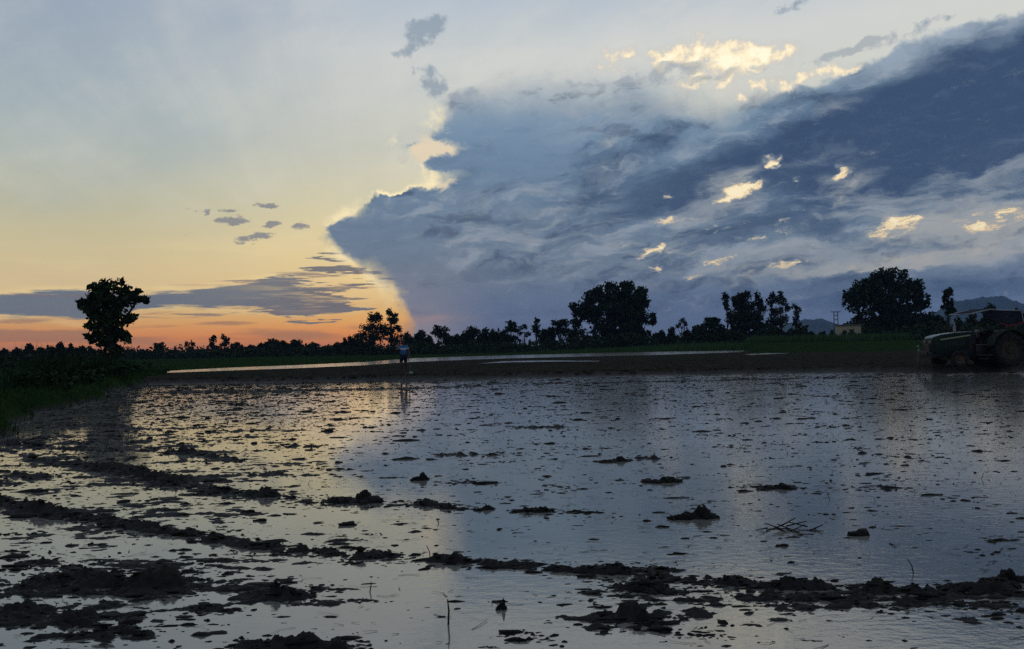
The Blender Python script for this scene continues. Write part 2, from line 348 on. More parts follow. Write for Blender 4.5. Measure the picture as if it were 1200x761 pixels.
# ------------------------------------------------------------------ helpers: numpy noise, meshes, tags
_perm = np.random.default_rng(3).permutation(4096).astype(np.int64)
_ang = np.random.default_rng(4).random(4096) * 2 * np.pi
_gx, _gy = np.cos(_ang), np.sin(_ang)
def perlin(x, y, seed=0):
    xi = np.floor(x).astype(np.int64); yi = np.floor(y).astype(np.int64)
    fx = x - xi; fy = y - yi
    u = fx*fx*fx*(fx*(fx*6-15)+10); v = fy*fy*fy*(fy*(fy*6-15)+10)
    def g(ix, iy, dx, dy):
        h = _perm[(_perm[(ix + seed*131) & 4095] + iy) & 4095]
        return _gx[h]*dx + _gy[h]*dy
    a = g(xi, yi, fx, fy); b = g(xi+1, yi, fx-1, fy); c = g(xi, yi+1, fx, fy-1); d = g(xi+1, yi+1, fx-1, fy-1)
    ab = a + u*(b-a); cd = c + u*(d-c)
    return (ab + v*(cd-ab)) * 1.5
def fbm(x, y, octaves=4, gain=.5, lac=2.03, seed=0):
    s = np.zeros_like(x); a = 1.0; t = 0.0
    for o in range(octaves):
        s += a * perlin(x, y, seed + o*7); t += a
        a *= gain; x = x*lac + 17.3; y = y*lac - 9.1
    return s / t * 1.4
def sstep(v, lo, hi):
    t = np.clip((v - lo) / (hi - lo), 0, 1); return t*t*(3-2*t)

def mesh_np(name, verts, faces, mat=None, smooth=False, parent=None, attrs=None):
    """mesh object from an (n,3) array and an (m,k) int array (or a list of such arrays)"""
    fl = faces if isinstance(faces, list) else [faces]
    fl = [f for f in fl if len(f)]
    me = bpy.data.meshes.new(name)
    verts = np.asarray(verts, dtype=np.float32)
    loops = np.concatenate([f.reshape(-1) for f in fl]).astype(np.int32)
    tot = np.concatenate([np.full(len(f), f.shape[1], np.int32) for f in fl])
    start = np.concatenate([[0], np.cumsum(tot)[:-1]]).astype(np.int32)
    me.vertices.add(len(verts)); me.vertices.foreach_set('co', verts.reshape(-1))
    me.loops.add(len(loops)); me.loops.foreach_set('vertex_index', loops)
    me.polygons.add(len(tot)); me.polygons.foreach_set('loop_start', start); me.polygons.foreach_set('loop_total', tot)
    if smooth: me.polygons.foreach_set('use_smooth', np.ones(len(tot), bool))
    for k, a in (attrs or {}).items():
        at_ = me.attributes.new(k, 'FLOAT', 'POINT'); at_.data.foreach_set('value', np.asarray(a, np.float32))
    me.update(calc_edges=True); me.validate(verbose=False)
    if mat: me.materials.append(mat)
    o = bpy.data.objects.new(name, me); COL.objects.link(o)
    if parent: o.parent = parent
    return o
def tag(o, label=None, cat=None, group=None, kind=None):
    if label: o['label'] = label
    if cat: o['category'] = cat
    if group: o['group'] = group
    if kind: o['kind'] = kind
    return o
def empty(name, loc, rz=0.0):
    o = bpy.data.objects.new(name, None); COL.objects.link(o)
    o.location = loc; o.rotation_euler = (0, 0, rz); o.empty_display_size = .2
    return o

# ------------------------------------------------------------------ materials
def mat(name, base, rough=.8, spec=.3, metal=0.0, var=0.0, vscale=3.0, bump=0.0, bscale=20.0, coat=0.0, ior=None):
    m = bpy.data.materials.new(name); m.use_nodes = True
    b = m.node_tree.nodes['Principled BSDF']; g = NG(m.node_tree)
    b.inputs['Roughness'].default_value = rough; b.inputs['Specular IOR Level'].default_value = spec
    b.inputs['Metallic'].default_value = metal; b.inputs['Coat Weight'].default_value = coat
    if ior: b.inputs['IOR'].default_value = ior
    tc = g.n.new('ShaderNodeTexCoord')
    if var:
        f = g.noise(tc.outputs['Object'], vscale, 5, .6)
        c = g.mix(g.step(f, .3, .7), tuple(x*(1-var) for x in base), tuple(min(1, x*(1+var)) for x in base))
        g.l.new(c, b.inputs['Base Color'])
    else: b.inputs['Base Color'].default_value = (*base, 1)
    if bump:
        bp = g.n.new('ShaderNodeBump'); bp.inputs['Strength'].default_value = bump; bp.inputs['Distance'].default_value = .02
        g.l.new(g.noise(tc.outputs['Object'], bscale, 5, .6), bp.inputs['Height']); g.l.new(bp.outputs[0], b.inputs['Normal'])
    return m
def leaf_mat(name, c1, c2):
    m = bpy.data.materials.new(name); m.use_nodes = True
    b = m.node_tree.nodes['Principled BSDF']; g = NG(m.node_tree)
    b.inputs['Roughness'].default_value = .8; b.inputs['Specular IOR Level'].default_value = .02
    ge = g.n.new('ShaderNodeNewGeometry')
    c = g.mix(ge.outputs['Random Per Island'], c1, c2)
    g.l.new(c, b.inputs['Base Color'])
    return m
M_BARK = mat('bark', (.06, .045, .033), .9, .2, var=.4, bump=.4)
M_LEAF = leaf_mat('leaves_dark', (.016, .025, .011), (.036, .05, .02))
M_LEAF_BIG = leaf_mat('leaves_broad', (.016, .03, .011), (.038, .06, .02))
M_LEAF_GUM = leaf_mat('leaves_grey', (.02, .027, .017), (.04, .048, .028))
M_CANE = leaf_mat('cane_blades', (.035, .075, .022), (.07, .13, .04))
M_GRASS = leaf_mat('grass_blades', (.014, .036, .008), (.040, .066, .016))
M_STRAW = leaf_mat('straw', (.012, .010, .007), (.16, .135, .095))

# ------------------------------------------------------------------ terrain
def bank_x(y): return -10.6 - (y - 17) * .345 + .35*np.sin(y*.55) + .2*np.sin(y*1.7+1)
CAN_A, CAN_B = np.array([-24.7, 60.0]), np.array([34.0, 119.0])
_cd = (CAN_B - CAN_A) / np.linalg.norm(CAN_B - CAN_A); _cn = np.array([-_cd[1], _cd[0]])
def edge_y(x): return 37.6 + .25*np.sin(x*.35) + .18*np.sin(x*.9+2) + .8*sstep(-x, 8, 18) - 3.6*sstep(x, 14.5, 19.5)
def inside(x, y, poly):
    c = np.zeros(x.shape, bool); n = len(poly)
    for i in range(n):
        (x1, y1), (x2, y2) = poly[i], poly[i-1]
        k = (y1 > y) != (y2 > y)
        if y1 != y2: c ^= k & (x < (x2-x1)*(y-y1)/(y2-y1) + x1)
    return c
_near = [(196, 437.2), (270, 434.6), (350, 431.8), (430, 428.2), (480, 424.6), (540, 422.2), (600, 420.2), (640, 419.2), (700, 417.8), (770, 416.2), (870, 413.0)]
_farp = [(874, 410.4), (770, 412.4), (700, 414.0), (640, 415.6), (600, 416.5), (540, 418.2), (480, 420.2), (430, 424.4), (350, 428.2), (270, 431.2), (196, 435.0)]
PONDS = [[tuple(at(*p, .17)[:2]) for p in _near + _farp], [tuple(at(*p, .17)[:2]) for p in ((560, 426.5), (600, 425), (650, 424.2), (700, 424.0), (705, 423.2), (640, 422.8), (590, 423.6))],
         [tuple(at(*p, .17)[:2]) for p in ((880, 416.5), (915, 414.8), (925, 414.2), (900, 414.0), (872, 415.4))]]
def far_shore(x, y):
    """how far beyond the second flooded field (or the ploughed strip) a spot lies"""
    px = x/np.maximum(y, 1)*F + 600
    yf = np.interp(px, [p[0] for p in _farp[::-1]], [at(*p, .17).y for p in _farp[::-1]], left=62, right=118)
    return y - (yf + (84 - yf)*sstep(px, 868, 885))
def base_z(x, y):
    """ground level without the mud's own relief; the flooded field is at 0"""
    u = bank_x(np.minimum(y, 60)) - x
    zb = .46*sstep(u, -.15, .55) - .26*sstep(u, 1.2, 3.5)
    v = y - edge_y(x)
    zf = .17*sstep(v, -.5, .6) + .05*np.exp(-((v-.8)/.5)**2) + .10*np.exp(-((v-1.0)/1.1)**2)*sstep(x, 15, 20)
    zf = zf + .34*np.exp(-((x-17.6)/.9)**2 - ((y-37.6)/.7)**2) + .16*np.exp(-((x-18.8)/.6)**2 - ((y-37.0)/.5)**2)
    rise = 1.05*sstep(far_shore(x, y), 2, 30)*sstep(x/y*F + 600, 560, 830)*sstep(y, 60, 85)
    pond = np.zeros_like(x); mid = (y > 45) & (y < 150)
    if mid.any():
        for p in PONDS: pond[mid] += inside(x[mid], y[mid], p)
    return np.minimum(pond, 1)*(-.055 + .13*np.clip(fbm(x*.11, y*.33, 3, .6, seed=66) + .05, -.3, .5)) + np.maximum(zb*(1-sstep(y, 40, 60)) + .2*sstep(u, 0, 6)*sstep(y, 40, 60), zf) + rise
def gz(x, y): return float(base_z(np.array([float(x)]), np.array([float(y)]))[0])

def seg_ridge(x, y, pts, w, h, seed, lump=.35):
    """height of a crumbly ridge along a polyline of photo points laid on the field"""
    P = [at(px, py) for px, py in pts]
    best = np.full(x.shape, 1e9); s_at = np.zeros_like(x); s0 = 0.0
    for a, b in zip(P[:-1], P[1:]):
        dx, dy = b.x-a.x, b.y-a.y; L2 = dx*dx+dy*dy; L = math.sqrt(L2)
        t = np.clip(((x-a.x)*dx + (y-a.y)*dy)/L2, 0, 1)
        d = np.hypot(x-a.x-t*dx, y-a.y-t*dy)
        k = d < best; best = np.where(k, d, best); s_at = np.where(k, s0 + t*L, s_at); s0 += L
    end = sstep(s_at, 0, .25)*sstep(s0 - s_at, 0, .25)
    am = .85 + .45*perlin(s_at*2.1, np.full_like(x, seed*3.37+.41), seed) + .4*perlin(s_at*6.0, np.full_like(x, seed*1.73+.37), seed+1)
    ww = .74*w*(1.05 + .45*perlin(s_at*1.3, np.full_like(x, seed*5.13+.29), seed+2))
    return .62*h*np.clip(am, 0.5, 1.4)*np.exp(-(best/np.maximum(ww, .02))**2)*(.35+.65*end)

RIDGES = [   # photo points, half width (m), height (m)
    ([(-60, 580), (0, 590), (60, 603), (130, 614), (220, 627), (320, 643), (420, 651), (520, 658), (560, 660)], .13, .095),
    ([(540, 660), (600, 663), (660, 668), (740, 673), (830, 682), (930, 688), (1050, 693), (1210, 694)], .10, .066),
    ([(235, 575), (300, 580), (360, 587), (440, 590)], .14, .085), ([(470, 592), (500, 591), (550, 597)], .12, .075),
    ([(250, 757), (310, 757), (380, 757), (440, 760)], .10, .085),
    ([(40, 540), (100, 546), (160, 556), (212, 570)], .20, .085), ([(0, 520), (60, 524), (140, 530)], .15, .05),
    ([(195, 460), (300, 459), (400, 457), (470, 456), (560, 453)], .5, .11), ([(330, 523), (385, 523)], .15, .08), ([(165, 527), (235, 533), (280, 541)], .14, .07),
    ([(560, 450), (700, 449), (840, 446), (960, 443), (1090, 441)], .45, .07), ([(840, 447), (900, 444)], .5, .09),
    ([(505, 533), (560, 534), (620, 533)], .13, .06), ([(735, 537), (790, 538)], .13, .06), ([(600, 600), (650, 599), (705, 601)], .07, .05),
    ([(600, 501), (670, 501)], .2, .06), ([(640, 570), (670, 572)], .08, .05), ([(520, 566), (560, 565)], .1, .05),
    ([(700, 690), (800, 690), (900, 697), (1000, 704), (1200, 715)], .16, .036), ([(740, 665), (800, 668)], .1, .09), ([(680, 700), (740, 690), (800, 697)], .12, .05),
    ([(0, 690), (90, 680), (160, 690), (240, 680)], .20, .06), ([(0, 718), (60, 722), (120, 735)], .14, .07), ([(100, 745), (180, 738)], .10, .07), ([(180, 668), (250, 672)], .13, .045),
    ([(300, 695), (350, 700), (375, 690)], .07, .05), ([(230, 712), (270, 716)], .06, .06), ([(0, 655), (60, 665), (130, 660)], .16, .04),
    ([(700, 735), (740, 720), (790, 745)], .09, .055), ([(820, 740), (860, 752)], .05, .04), ([(600, 745), (650, 752)], .06, .04),
    ([(870, 571), (905, 570), (930, 572)], .09, .07), ([(1000, 573), (1060, 571)], .1, .03), ([(60, 500), (120, 498), (170, 503)], .2, .06), ([(0, 555), (60, 560)], .15, .06),
]
def mud_z(x, y):
    n1 = fbm(x*.75 + .15*y, y*1.9 - .2*x, 3, .5, seed=21)
    n2 = fbm(x*8.5, y*11, 5, .62, seed=40)
    n3 = fbm(x*2.3, y*3.4, 3, .5, seed=60)
    pxl = x / np.maximum(y, 1) * F + 600                 # the left part of the field is rougher
    leftness = sstep(-(x + .18*y), -.6, 2.5)
    rough = .55 + .45*leftness
    n4 = fbm(x*2.6 + .3*y, y*8.0, 5, .62, seed=140)          # thin torn streaks left by the paddles
    z = -.0270 + .036*n1*rough + .016*n2*(.6+.8*np.clip(n1+.35, 0, 1)) + .016*n3*rough + .037*n4 + .012*leftness
    patch = np.zeros_like(x)
    for px, py, rx, ry, amp in ((110, 690, .95, .42, .040), (150, 742, .5, .16, .034), (340, 700, .30, .16, .030), (950, 705, 1.5, .28, .030), (740, 728, .35, .2, .026), (120, 600, 1.3, .3, .02),
                                (160, 560, 2.0, .5, .026), (60, 520, 2.5, 1.4, .03), (320, 560, 1.4, .4, .014), (380, 630, .8, .2, .016)):
        c = at(px, py); patch += amp*np.exp(-(((x-c.x)/rx)**2 + ((y-c.y)/ry)**2))
    z = z + patch*(.50 + 1.0*n2 + 1.5*n4)
    r = np.zeros_like(x)
    for i, (pts, w, h) in enumerate(RIDGES):
        r = np.maximum(r, seg_ridge(x, y, pts, w, h, 5+i))
    z = z + r*(1.0 + .75*n2 + .35*n3 + .5*n4)
    z = np.where((z > 0) & (r < .02), z*.55, z)
    # long shallow wash towards the edges
    return z

def build_ground():
    NC = 1300
    hh, y0, y1 = EYE*F, 2.6, 39.5
    rows = 1.0/np.linspace(1/y0, 1/y1, 900)
    far = np.concatenate([np.geomspace(39.8, 130, 150), np.geomspace(134, 3200, 60)])
    ys = np.concatenate([rows, far]); t = np.linspace(-1, 1, NC)
    X = t[None, :] * (2.2 + .88*ys[:, None]); Y = np.repeat(ys[:, None], NC, 1)
    x, y = X.ravel(), Y.ravel()
    bz = base_z(x, y)
    land = sstep(bz, .015, .10)
    z = np.zeros_like(x); near = y < 42
    z[near] = mud_z(x[near], y[near])*(1-land[near])
    clod = fbm(x*2.2, y*2.2, 4, .6, seed=90) + .5*fbm(x*.7, y*.9, 2, seed=91)
    furrow = .04*np.sin((y - .035*x)*2.4 + 1.5*fbm(x*.25, y*.5, 2, seed=95))*sstep(y, 39, 42)*(1-sstep(y, 46, 58))
    z = z + bz + land*furrow + land*clod*(.11 - .09*sstep(y, 42, 54) - .014*sstep(y, 54, 66))
    # what grows where
    u = bank_x(np.minimum(y, 60)) - x
    w = (x - CAN_A[0])*_cn[0] + (y - CAN_A[1])*_cn[1]
    gn = fbm(x*.35, y*.35, 4, .55, seed=77)
    grass = np.clip(sstep(u + gn*.5, -.4, .2)*land + sstep(far_shore(x, y) + gn*2.0, .3, 3.0)*(y > 55) + .35*sstep(gn, .05, .5)*land*(y > 40), 0, 1)
    wet = 1 - sstep(z, .03, .16)
    idx = np.arange(len(ys)*NC).reshape(len(ys), NC)
    f = np.stack([idx[:-1, :-1], idx[:-1, 1:], idx[1:, 1:], idx[1:, :-1]], -1).reshape(-1, 4)
    m = bpy.data.materials.new('ground_soil'); m.use_nodes = True
    g = NG(m.node_tree); b = g.n['Principled BSDF']
    tc = g.n.new('ShaderNodeTexCoord'); pos = tc.outputs['Object']
    at1 = g.n.new('ShaderNodeAttribute'); at1.attribute_name = 'grass'
    at2 = g.n.new('ShaderNodeAttribute'); at2.attribute_name = 'wet'
    n = g.noise(pos, 1.4, 8, .65); nb = g.noise(pos, 9.0, 6, .65)
    dry = g.mix(g.step(n, .3, .7), (.014, .0125, .0085), (.036, .032, .022))
    dry = g.mix(g.step(nb, .35, .75), dry, (.056, .048, .036))
    mud = g.mix(g.step(nb, .3, .7), (.012, .0102, .008), (.026, .022, .017))
    gr = g.mix(g.step(n, .3, .7), (.012, .027, .008), (.028, .048, .012))
    c = g.mix(at2.outputs['Fac'], dry, mud); c = g.mix(g.mul(at1.outputs['Fac'], g.sub(1.0, g.mul(at2.outputs['Fac'], .6))), c, gr)
    g.l.new(c, b.inputs['Base Color'])
    g.l.new(g.mad(at2.outputs['Fac'], -.25, .95), b.inputs['Roughness'])
    g.l.new(g.mul(at2.outputs['Fac'], .18), b.inputs['Specular IOR Level'])
    bp = g.n.new('ShaderNodeBump'); bp.inputs['Strength'].default_value = .5; bp.inputs['Distance'].default_value = .012
    g.l.new(g.noise(pos, 45, 5, .65), bp.inputs['Height']); g.l.new(bp.outputs[0], b.inputs['Normal'])
    o = mesh_np('ground', np.stack([x, y, z], 1), f, m, True, attrs={'grass': grass, 'wet': wet})
    tag(o, kind='structure')
build_ground()

# ------------------------------------------------------------------ water
def water_mat(calm=True):
    m = bpy.data.materials.new('muddy_water' if calm else 'rippled_water'); m.use_nodes = True
    g = NG(m.node_tree); b = g.n['Principled BSDF']
    tc = g.n.new('ShaderNodeTexCoord'); pos = tc.outputs['Object']
    big = g.noise(pos, .35, 4, .6)
    c = g.mix(g.step(big, .35, .65), (.17, .155, .125), (.24, .218, .178))
    g.l.new(c, b.inputs['Base Color'])
    b.inputs['IOR'].default_value = WATER_IOR; b.inputs['Specular IOR Level'].default_value = .5
    sp = g.sep(pos)
    # wind ruffles the open right-hand part, the left lies calmer; scum patches everywhere
    ruff = g.add(g.step(g.add(sp[0], g.mul(big, 3.0)), -2.0, 4.0, .36, 1.5), g.step(g.noise(pos, 1.3, 4, .6), .5, .7, 0, .35))
    mp = g.n.new('ShaderNodeMapping'); mp.inputs['Scale'].default_value = (1.0, 1.7, 1); g.l.new(pos, mp.inputs[0])
    h1 = g.noise(mp.outputs[0], 9.0, 3, .55); h2 = g.noise(mp.outputs[0], 34.0, 4, .6)
    h = g.mul(g.mad(h2, .22, h1), g.mul(ruff, g.step(sp[1], 11.0, 36.0, 1.0, 3.2)))
    bp = g.n.new('ShaderNodeBump'); bp.inputs['Strength'].default_value = 1.0; bp.inputs['Distance'].default_value = WAVE*(1 if calm else 2)
    g.l.new(h, bp.inputs['Height']); g.l.new(bp.outputs[0], b.inputs['Normal'])
    sc_ = g.step(g.noise(mp.outputs[0], 5.0, 6, .7), .52, .72)
    g.l.new(g.mad(sc_, .14, .035 if calm else .12), b.inputs['Roughness'])
    return m
WATER_IOR, WAVE = 2.25, .0014
M_WATER = water_mat(); M_RIPPLED = water_mat(False)
def water_sheet(pts, z, m=None):
    me = bpy.data.meshes.new('water'); bm = bmesh.new()
    bm.faces.new([bm.verts.new((p[0], p[1], z)) for p in pts]); bmesh.ops.triangulate(bm, faces=bm.faces[:])
    bmesh.ops.recalc_face_normals(bm, faces=bm.faces[:])
    if sum(f.normal.z for f in bm.faces) < 0: bmesh.ops.reverse_faces(bm, faces=bm.faces[:])
    bm.to_mesh(me); bm.free(); me.materials.append(m or M_WATER)
    o = bpy.data.objects.new('water', me); COL.objects.link(o); tag(o, kind='structure'); return o
water_sheet([(-22, 2.0), (45, 2.0), (45, 39.0), (-22, 39.0)], 0.0)
for p in PONDS: water_sheet(p, .182, M_RIPPLED)
# ------------------------------------------------------------------ clods, straw and stubble lying in the mud (nobody could count them)
def ico(sub):
    bm = bmesh.new(); bmesh.ops.create_icosphere(bm, subdivisions=sub, radius=1.0)
    v = np.array([p.co[:] for p in bm.verts]); f = np.array([[q.index for q in p.verts] for p in bm.faces]); bm.free(); return v, f
M_CLOD = mat('wet_clod', (.017, .0145, .011), .7, .10, var=.4, vscale=8, bump=.6, bscale=60)
ICO_V, ICO_F = ico(2)
def lump(seed, sx, sy, sz, rough=.45):
    """one crumbly clod, flat underneath"""
    n = ICO_V
    q = n*1.3 + seed*7.31
    d = 1 + rough*(fbm(q[:, 0] + q[:, 2]*.7, q[:, 1] - q[:, 2]*.9, 3, .6, seed=seed) + .35*fbm(q[:, 0]*2.7 - q[:, 2], q[:, 1]*2.7 + q[:, 2]*1.3, 2, .6, seed=seed+9))
    v = n*d[:, None]
    v[:, 2] = np.where(v[:, 2] < 0, v[:, 2]*.4, v[:, 2])
    return v*np.array([sx, sy, sz])
def field_points(n, ymin=3.4, ymax=37.0, power=1.0, dens=None):
    """random spots on the flooded field, kept with probability dens(x, y)"""
    out = []
    while sum(len(o) for o in out) < n:
        y = ymin + (ymax - ymin)*rng.random(n*2)**power
        x = (rng.random(n*2)*2 - 1)*(1.2 + .74*y)
        k = (x > bank_x(y) + .2)
        if dens is not None: k &= rng.random(n*2) < dens(x, y)
        out.append(np.stack([x[k], y[k]], 1))
    return np.concatenate(out)[:n]
def dens_clod(x, y):
    n = fbm(x*.8 + .15*y, y*2.2 - .2*x, 3, .55, seed=33)
    left = sstep(-(x + .20*y), -1.0, 3.5)
    return np.clip(.085 + .28*left + 1.5*np.clip(n - .12, 0, 1)*(1 + left), 0, 1)
def scatter(P, size, variants, F_, jitter=.5, z_off=.05):
    nv = variants[0].shape[0]; W = np.stack(variants)
    n = len(P); v = W[rng.integers(len(variants), size=n)]
    a = rng.normal(0, jitter, n); ca, sa_ = np.cos(a)[:, None], np.sin(a)[:, None]; el = (1 + 2.6*rng.random(n)**1.5)[:, None]; s = size[:, None]
    mz = np.maximum(0, mud_z(P[:, 0], P[:, 1]))
    w = np.empty_like(v)
    w[:, :, 0] = (v[:, :, 0]*ca - v[:, :, 1]*sa_)*s*el + P[:, 0:1]; w[:, :, 1] = (v[:, :, 0]*sa_ + v[:, :, 1]*ca)*s + P[:, 1:2]
    w[:, :, 2] = v[:, :, 2]*s*(.4 + .9*rng.random(n))[:, None] + (mz - size*z_off)[:, None]
    return w.reshape(-1, 3), (F_[None] + nv*np.arange(n)[:, None, None]).reshape(-1, F_.shape[1])
def build_clods():
    global ICO_V, ICO_F
    big = [lump(s, 1, .8, .5, .75) for s in range(40)]; Fb = ICO_F
    keep = (ICO_V, ICO_F); ICO_V, ICO_F = ico(1); small = [lump(s, 1, .8, .55, .95) for s in range(60)]; Fs = ICO_F; ICO_V, ICO_F = keep
    P1 = field_points(9000, power=.62, dens=dens_clod)
    s1 = np.clip(np.exp(rng.normal(-4.45, .6, len(P1)))*(1 + P1[:, 1]*.016), .004, .07)
    P2 = field_points(42000, power=.55, dens=dens_clod)
    s2 = np.clip(np.exp(rng.normal(-5.1, .5, len(P2)))*(1 + P2[:, 1]*.020), .003, .03)
    # crumbs broken off along the ridges
    C = []
    for pts, w, h in RIDGES:
        Q = [at(px, py) for px, py in pts]
        for a, b in zip(Q[:-1], Q[1:]):
            n = int((b-a).length*(150 if a.y < 10 else 70)); t = rng.random(n)
            C.append(np.stack([a.x + (b.x-a.x)*t + rng.normal(0, w*.8, n), a.y + (b.y-a.y)*t + rng.normal(0, w*.85, n)], 1))
    P3 = np.concatenate(C); s3 = np.clip(np.exp(rng.normal(-4.75, .5, len(P3)))*(1 + P3[:, 1]*.012), .004, .035)
    V, Fc, b = [], [], 0
    for P, s_, va, F_ in ((P1, s1, big, Fb), (P2, s2, small, Fs), (P3, s3, small, Fs)):
        v, f = scatter(P, s_, va, F_); V.append(v); Fc.append(f + b); b += len(v)
    o = mesh_np('mud_clods', np.concatenate(V), np.concatenate(Fc), M_CLOD, False)
    tag(o, 'dark wet mud clods scattered over the flooded field', 'mud clods', kind='stuff')
def strip(V, Fc, base, pts, w0, w1, up=None):
    """flat tapering blade along pts"""
    n = len(pts); pts = np.asarray(pts, float)
    d = pts[-1] - pts[0]; side = np.cross(d, up if up is not None else (0, 0, 1.0)); L = np.linalg.norm(side)
    side = side/L if L > 1e-6 else np.array([1., 0, 0])
    t = np.linspace(0, 1, n)[:, None]; w = (w0 + (w1-w0)*t)*.5
    V.append(np.concatenate([pts - side*w, pts + side*w])); b = base
    i = np.arange(n-1); Fc.append(np.stack([b+i, b+i+1, b+n+i+1, b+n+i], 1)); return base + 2*n
def build_straw():
    V, Fc, b = [], [], 0
    def dens(x, y): return np.clip(.35 + 1.1*fbm(x*1.1, y*1.7, 3, .5, seed=51) + .35*sstep(x, -2, 4), .02, 1)
    P = field_points(32000, power=.55, dens=dens)
    mz = np.maximum(0, mud_z(P[:, 0], P[:, 1]))
    for i, (x, y) in enumerate(P):
        L = .03 + .13*rng.random()**1.6; a = rng.normal(0, .55) + (math.pi if rng.random() < .5 else 0); w = .003 + .005*rng.random() + y*.00018
        r_ = rng.random()
        lift = 0 if r_ < .985 else L*(.35 + .65*rng.random())*.75
        bend = rng.normal(0, .10)
        p0 = np.array([x, y, mz[i] + .003]); d = np.array([math.cos(a), math.sin(a), 0])*(L if lift == 0 else L*.5); sd_ = np.array([-d[1], d[0], 0])*bend
        z = np.array([0, 0, 1.0])
        if lift == 0: pts = [p0, p0 + d*.5 + sd_ + z*.004*rng.random(), p0 + d + z*.004]; up = None
        else: pts = [p0 - z*.02, p0 + d*.45 + sd_ + z*lift*.65, p0 + d + z*lift*(1 if rng.random() < .6 else .75)]; up = (-d[1] + .01, d[0], .0) if False else None
        if lift: # stand-up stalks show their width to every side: two crossed strips
            b = strip(V, Fc, b, pts, w, w*.6, up=(0, 1.0, .01)); 
        b = strip(V, Fc, b, pts, w, w*.6)
    o = mesh_np('straw', np.concatenate(V), np.concatenate(Fc), M_STRAW)
    tag(o, 'straw and stubble scraps lying in the mud and water', 'straw', kind='stuff')
build_clods(); build_straw()
def soil_clods():
    va = [lump(s, 1, .85, .6, .8) for s in range(30)]
    n = 9000; y = 37.9 + 24*rng.random(n)**1.7; x = (rng.random(n)*2 - 1)*(.74*y); k = (y > edge_y(x) + .1) & (x > -19 - (y - 38)*.15)
    k &= rng.random(n) < .35 + 1.2*np.clip(fbm(x*.5, y*.7, 3, seed=71) + .2, 0, 1)
    x, y = x[k], y[k]; s = np.clip(np.exp(rng.normal(-3.3, .5, len(x))), .012, .10)
    W = np.stack(va)[rng.integers(30, size=len(x))]
    v = W*s[:, None, None]*np.stack([1 + .8*rng.random(len(x)), np.ones(len(x)), .7 + .5*rng.random(len(x))], 1)[:, None, :]
    v[:, :, 0] += x[:, None]; v[:, :, 1] += y[:, None]; v[:, :, 2] += (base_z(x, y) - s*.1)[:, None]
    f = (ICO_F[None] + len(ICO_V)*np.arange(len(x))[:, None, None]).reshape(-1, 3)
    m = mat('dry_clod', (.036, .031, .022), .95, .0, var=.5, vscale=2)
    tag(mesh_np('soil_clods', v.reshape(-1, 3), f, m), 'dry ploughed soil clods on the bare strip beyond the water', 'soil clods', kind='stuff')
soil_clods()

# clods and sticks that stand out one by one
def big_clod(px, py, w, h, seed, label, cat='mud clod', peaks=2, tilt=0.0):
    global ICO_V, ICO_F
    ICO_V, ICO_F = ico(4)
    p = at(px, py); s = p.y / F
    V, Fc, k = [], [], 0
    r0 = np.random.default_rng(seed)
    for i in range(peaks + 3):
        u = (i/(peaks+2) - .5)
        hh = h*s*(r0.uniform(.35, .6) if i not in (peaks+1, 1) else (1.0 if i == peaks+1 else .6))
        v = lump(seed*10+i, w*s*.5*r0.uniform(.35, .55), w*s*.22*r0.uniform(.8, 1.3), hh, .55)
        v += (u*w*s*.8, r0.normal(0, .03), 0); V.append(v); Fc.append(ICO_F + k); k += len(ICO_V)
    ICO_V, ICO_F = ico(2)
    o = mesh_np('mud_clod', np.concatenate(V), np.concatenate(Fc), M_CLOD, True)
    o.location = (p.x, p.y, -.008); tag(o, label, cat, 'larger clods standing out of the water'); return o
big_clod(812, 607, 44, 12, 1, 'long mud clod with a raised pointed tip, alone in open water right of centre')
big_clod(908, 572, 40, 6, 2, 'low flat clod of mud and roots in the open water toward the tractor')
big_clod(566, 597, 22, 6, 3, 'small rounded clod just past the end of the short ridge')
big_clod(775, 565, 40, 6, 4, 'low crumbly clod above the pointed one, in the middle of the water')
big_clod(416, 588, 50, 11, 5, 'tallest hump of mud on the short ridge in the sunset glow')
big_clod(492, 563, 18, 8, 6, 'small dark clod sitting where the sunset reflection ends')
big_clod(588, 713, 10, 12, 7, 'small upright lump of mud beside the lone stick')
big_clod(720, 541, 34, 5, 8, 'flat narrow clod below the big round tree, on grey water')
big_clod(1180, 684, 46, 12, 9, 'broad clod at the far end of the muddy ridge by the frame edge')
big_clod(762, 692, 46, 9, 10, 'slab of mud in the water just behind the front ridge')
M_STICK = mat('dark_stick', (.03, .024, .017), .8, .2, var=.3)
def stick(px, py, lean, hpx, label, r=.006, fork=False):
    p = at(px, py); s = p.y/F; bm = bmesh.new()
    def tube(a, b, r1, r2):
        d = (b-a); q = d.to_track_quat('Z', 'Y').to_matrix().to_4x4()
        bmesh.ops.create_cone(bm, cap_ends=True, segments=7, radius1=r1, radius2=r2, depth=d.length, matrix=Matrix.Translation((a+b)/2) @ q)
    top = Vector((lean*s, 0, hpx*s)); mid = top*.55 + Vector((.006, 0, 0))
    tube(Vector((0, 0, -.04)), mid, r, r*.85); tube(mid - Vector((0, 0, .003)), top, r*.85, r*.5)
    if fork: tube(mid, mid + Vector((14*s, .01, 10*s)), r*.6, r*.3)
    me = bpy.data.meshes.new('stick'); bm.to_mesh(me); bm.free(); me.materials.append(M_STICK)
    o = bpy.data.objects.new('stick', me); COL.objects.link(o); o.location = p; tag(o, label, 'stick', 'sticks poking out of the water')
stick(525, 732, 0, 29, 'straight dark stick standing upright in the smooth water in front')
stick(1072, 672, -8, 17, 'thin leaning stalk rising from the muddy ridge toward the tractor side', .004)
stick(505, 655, -5, 16, 'short crooked stalk hanging below the long front ridge', .004)
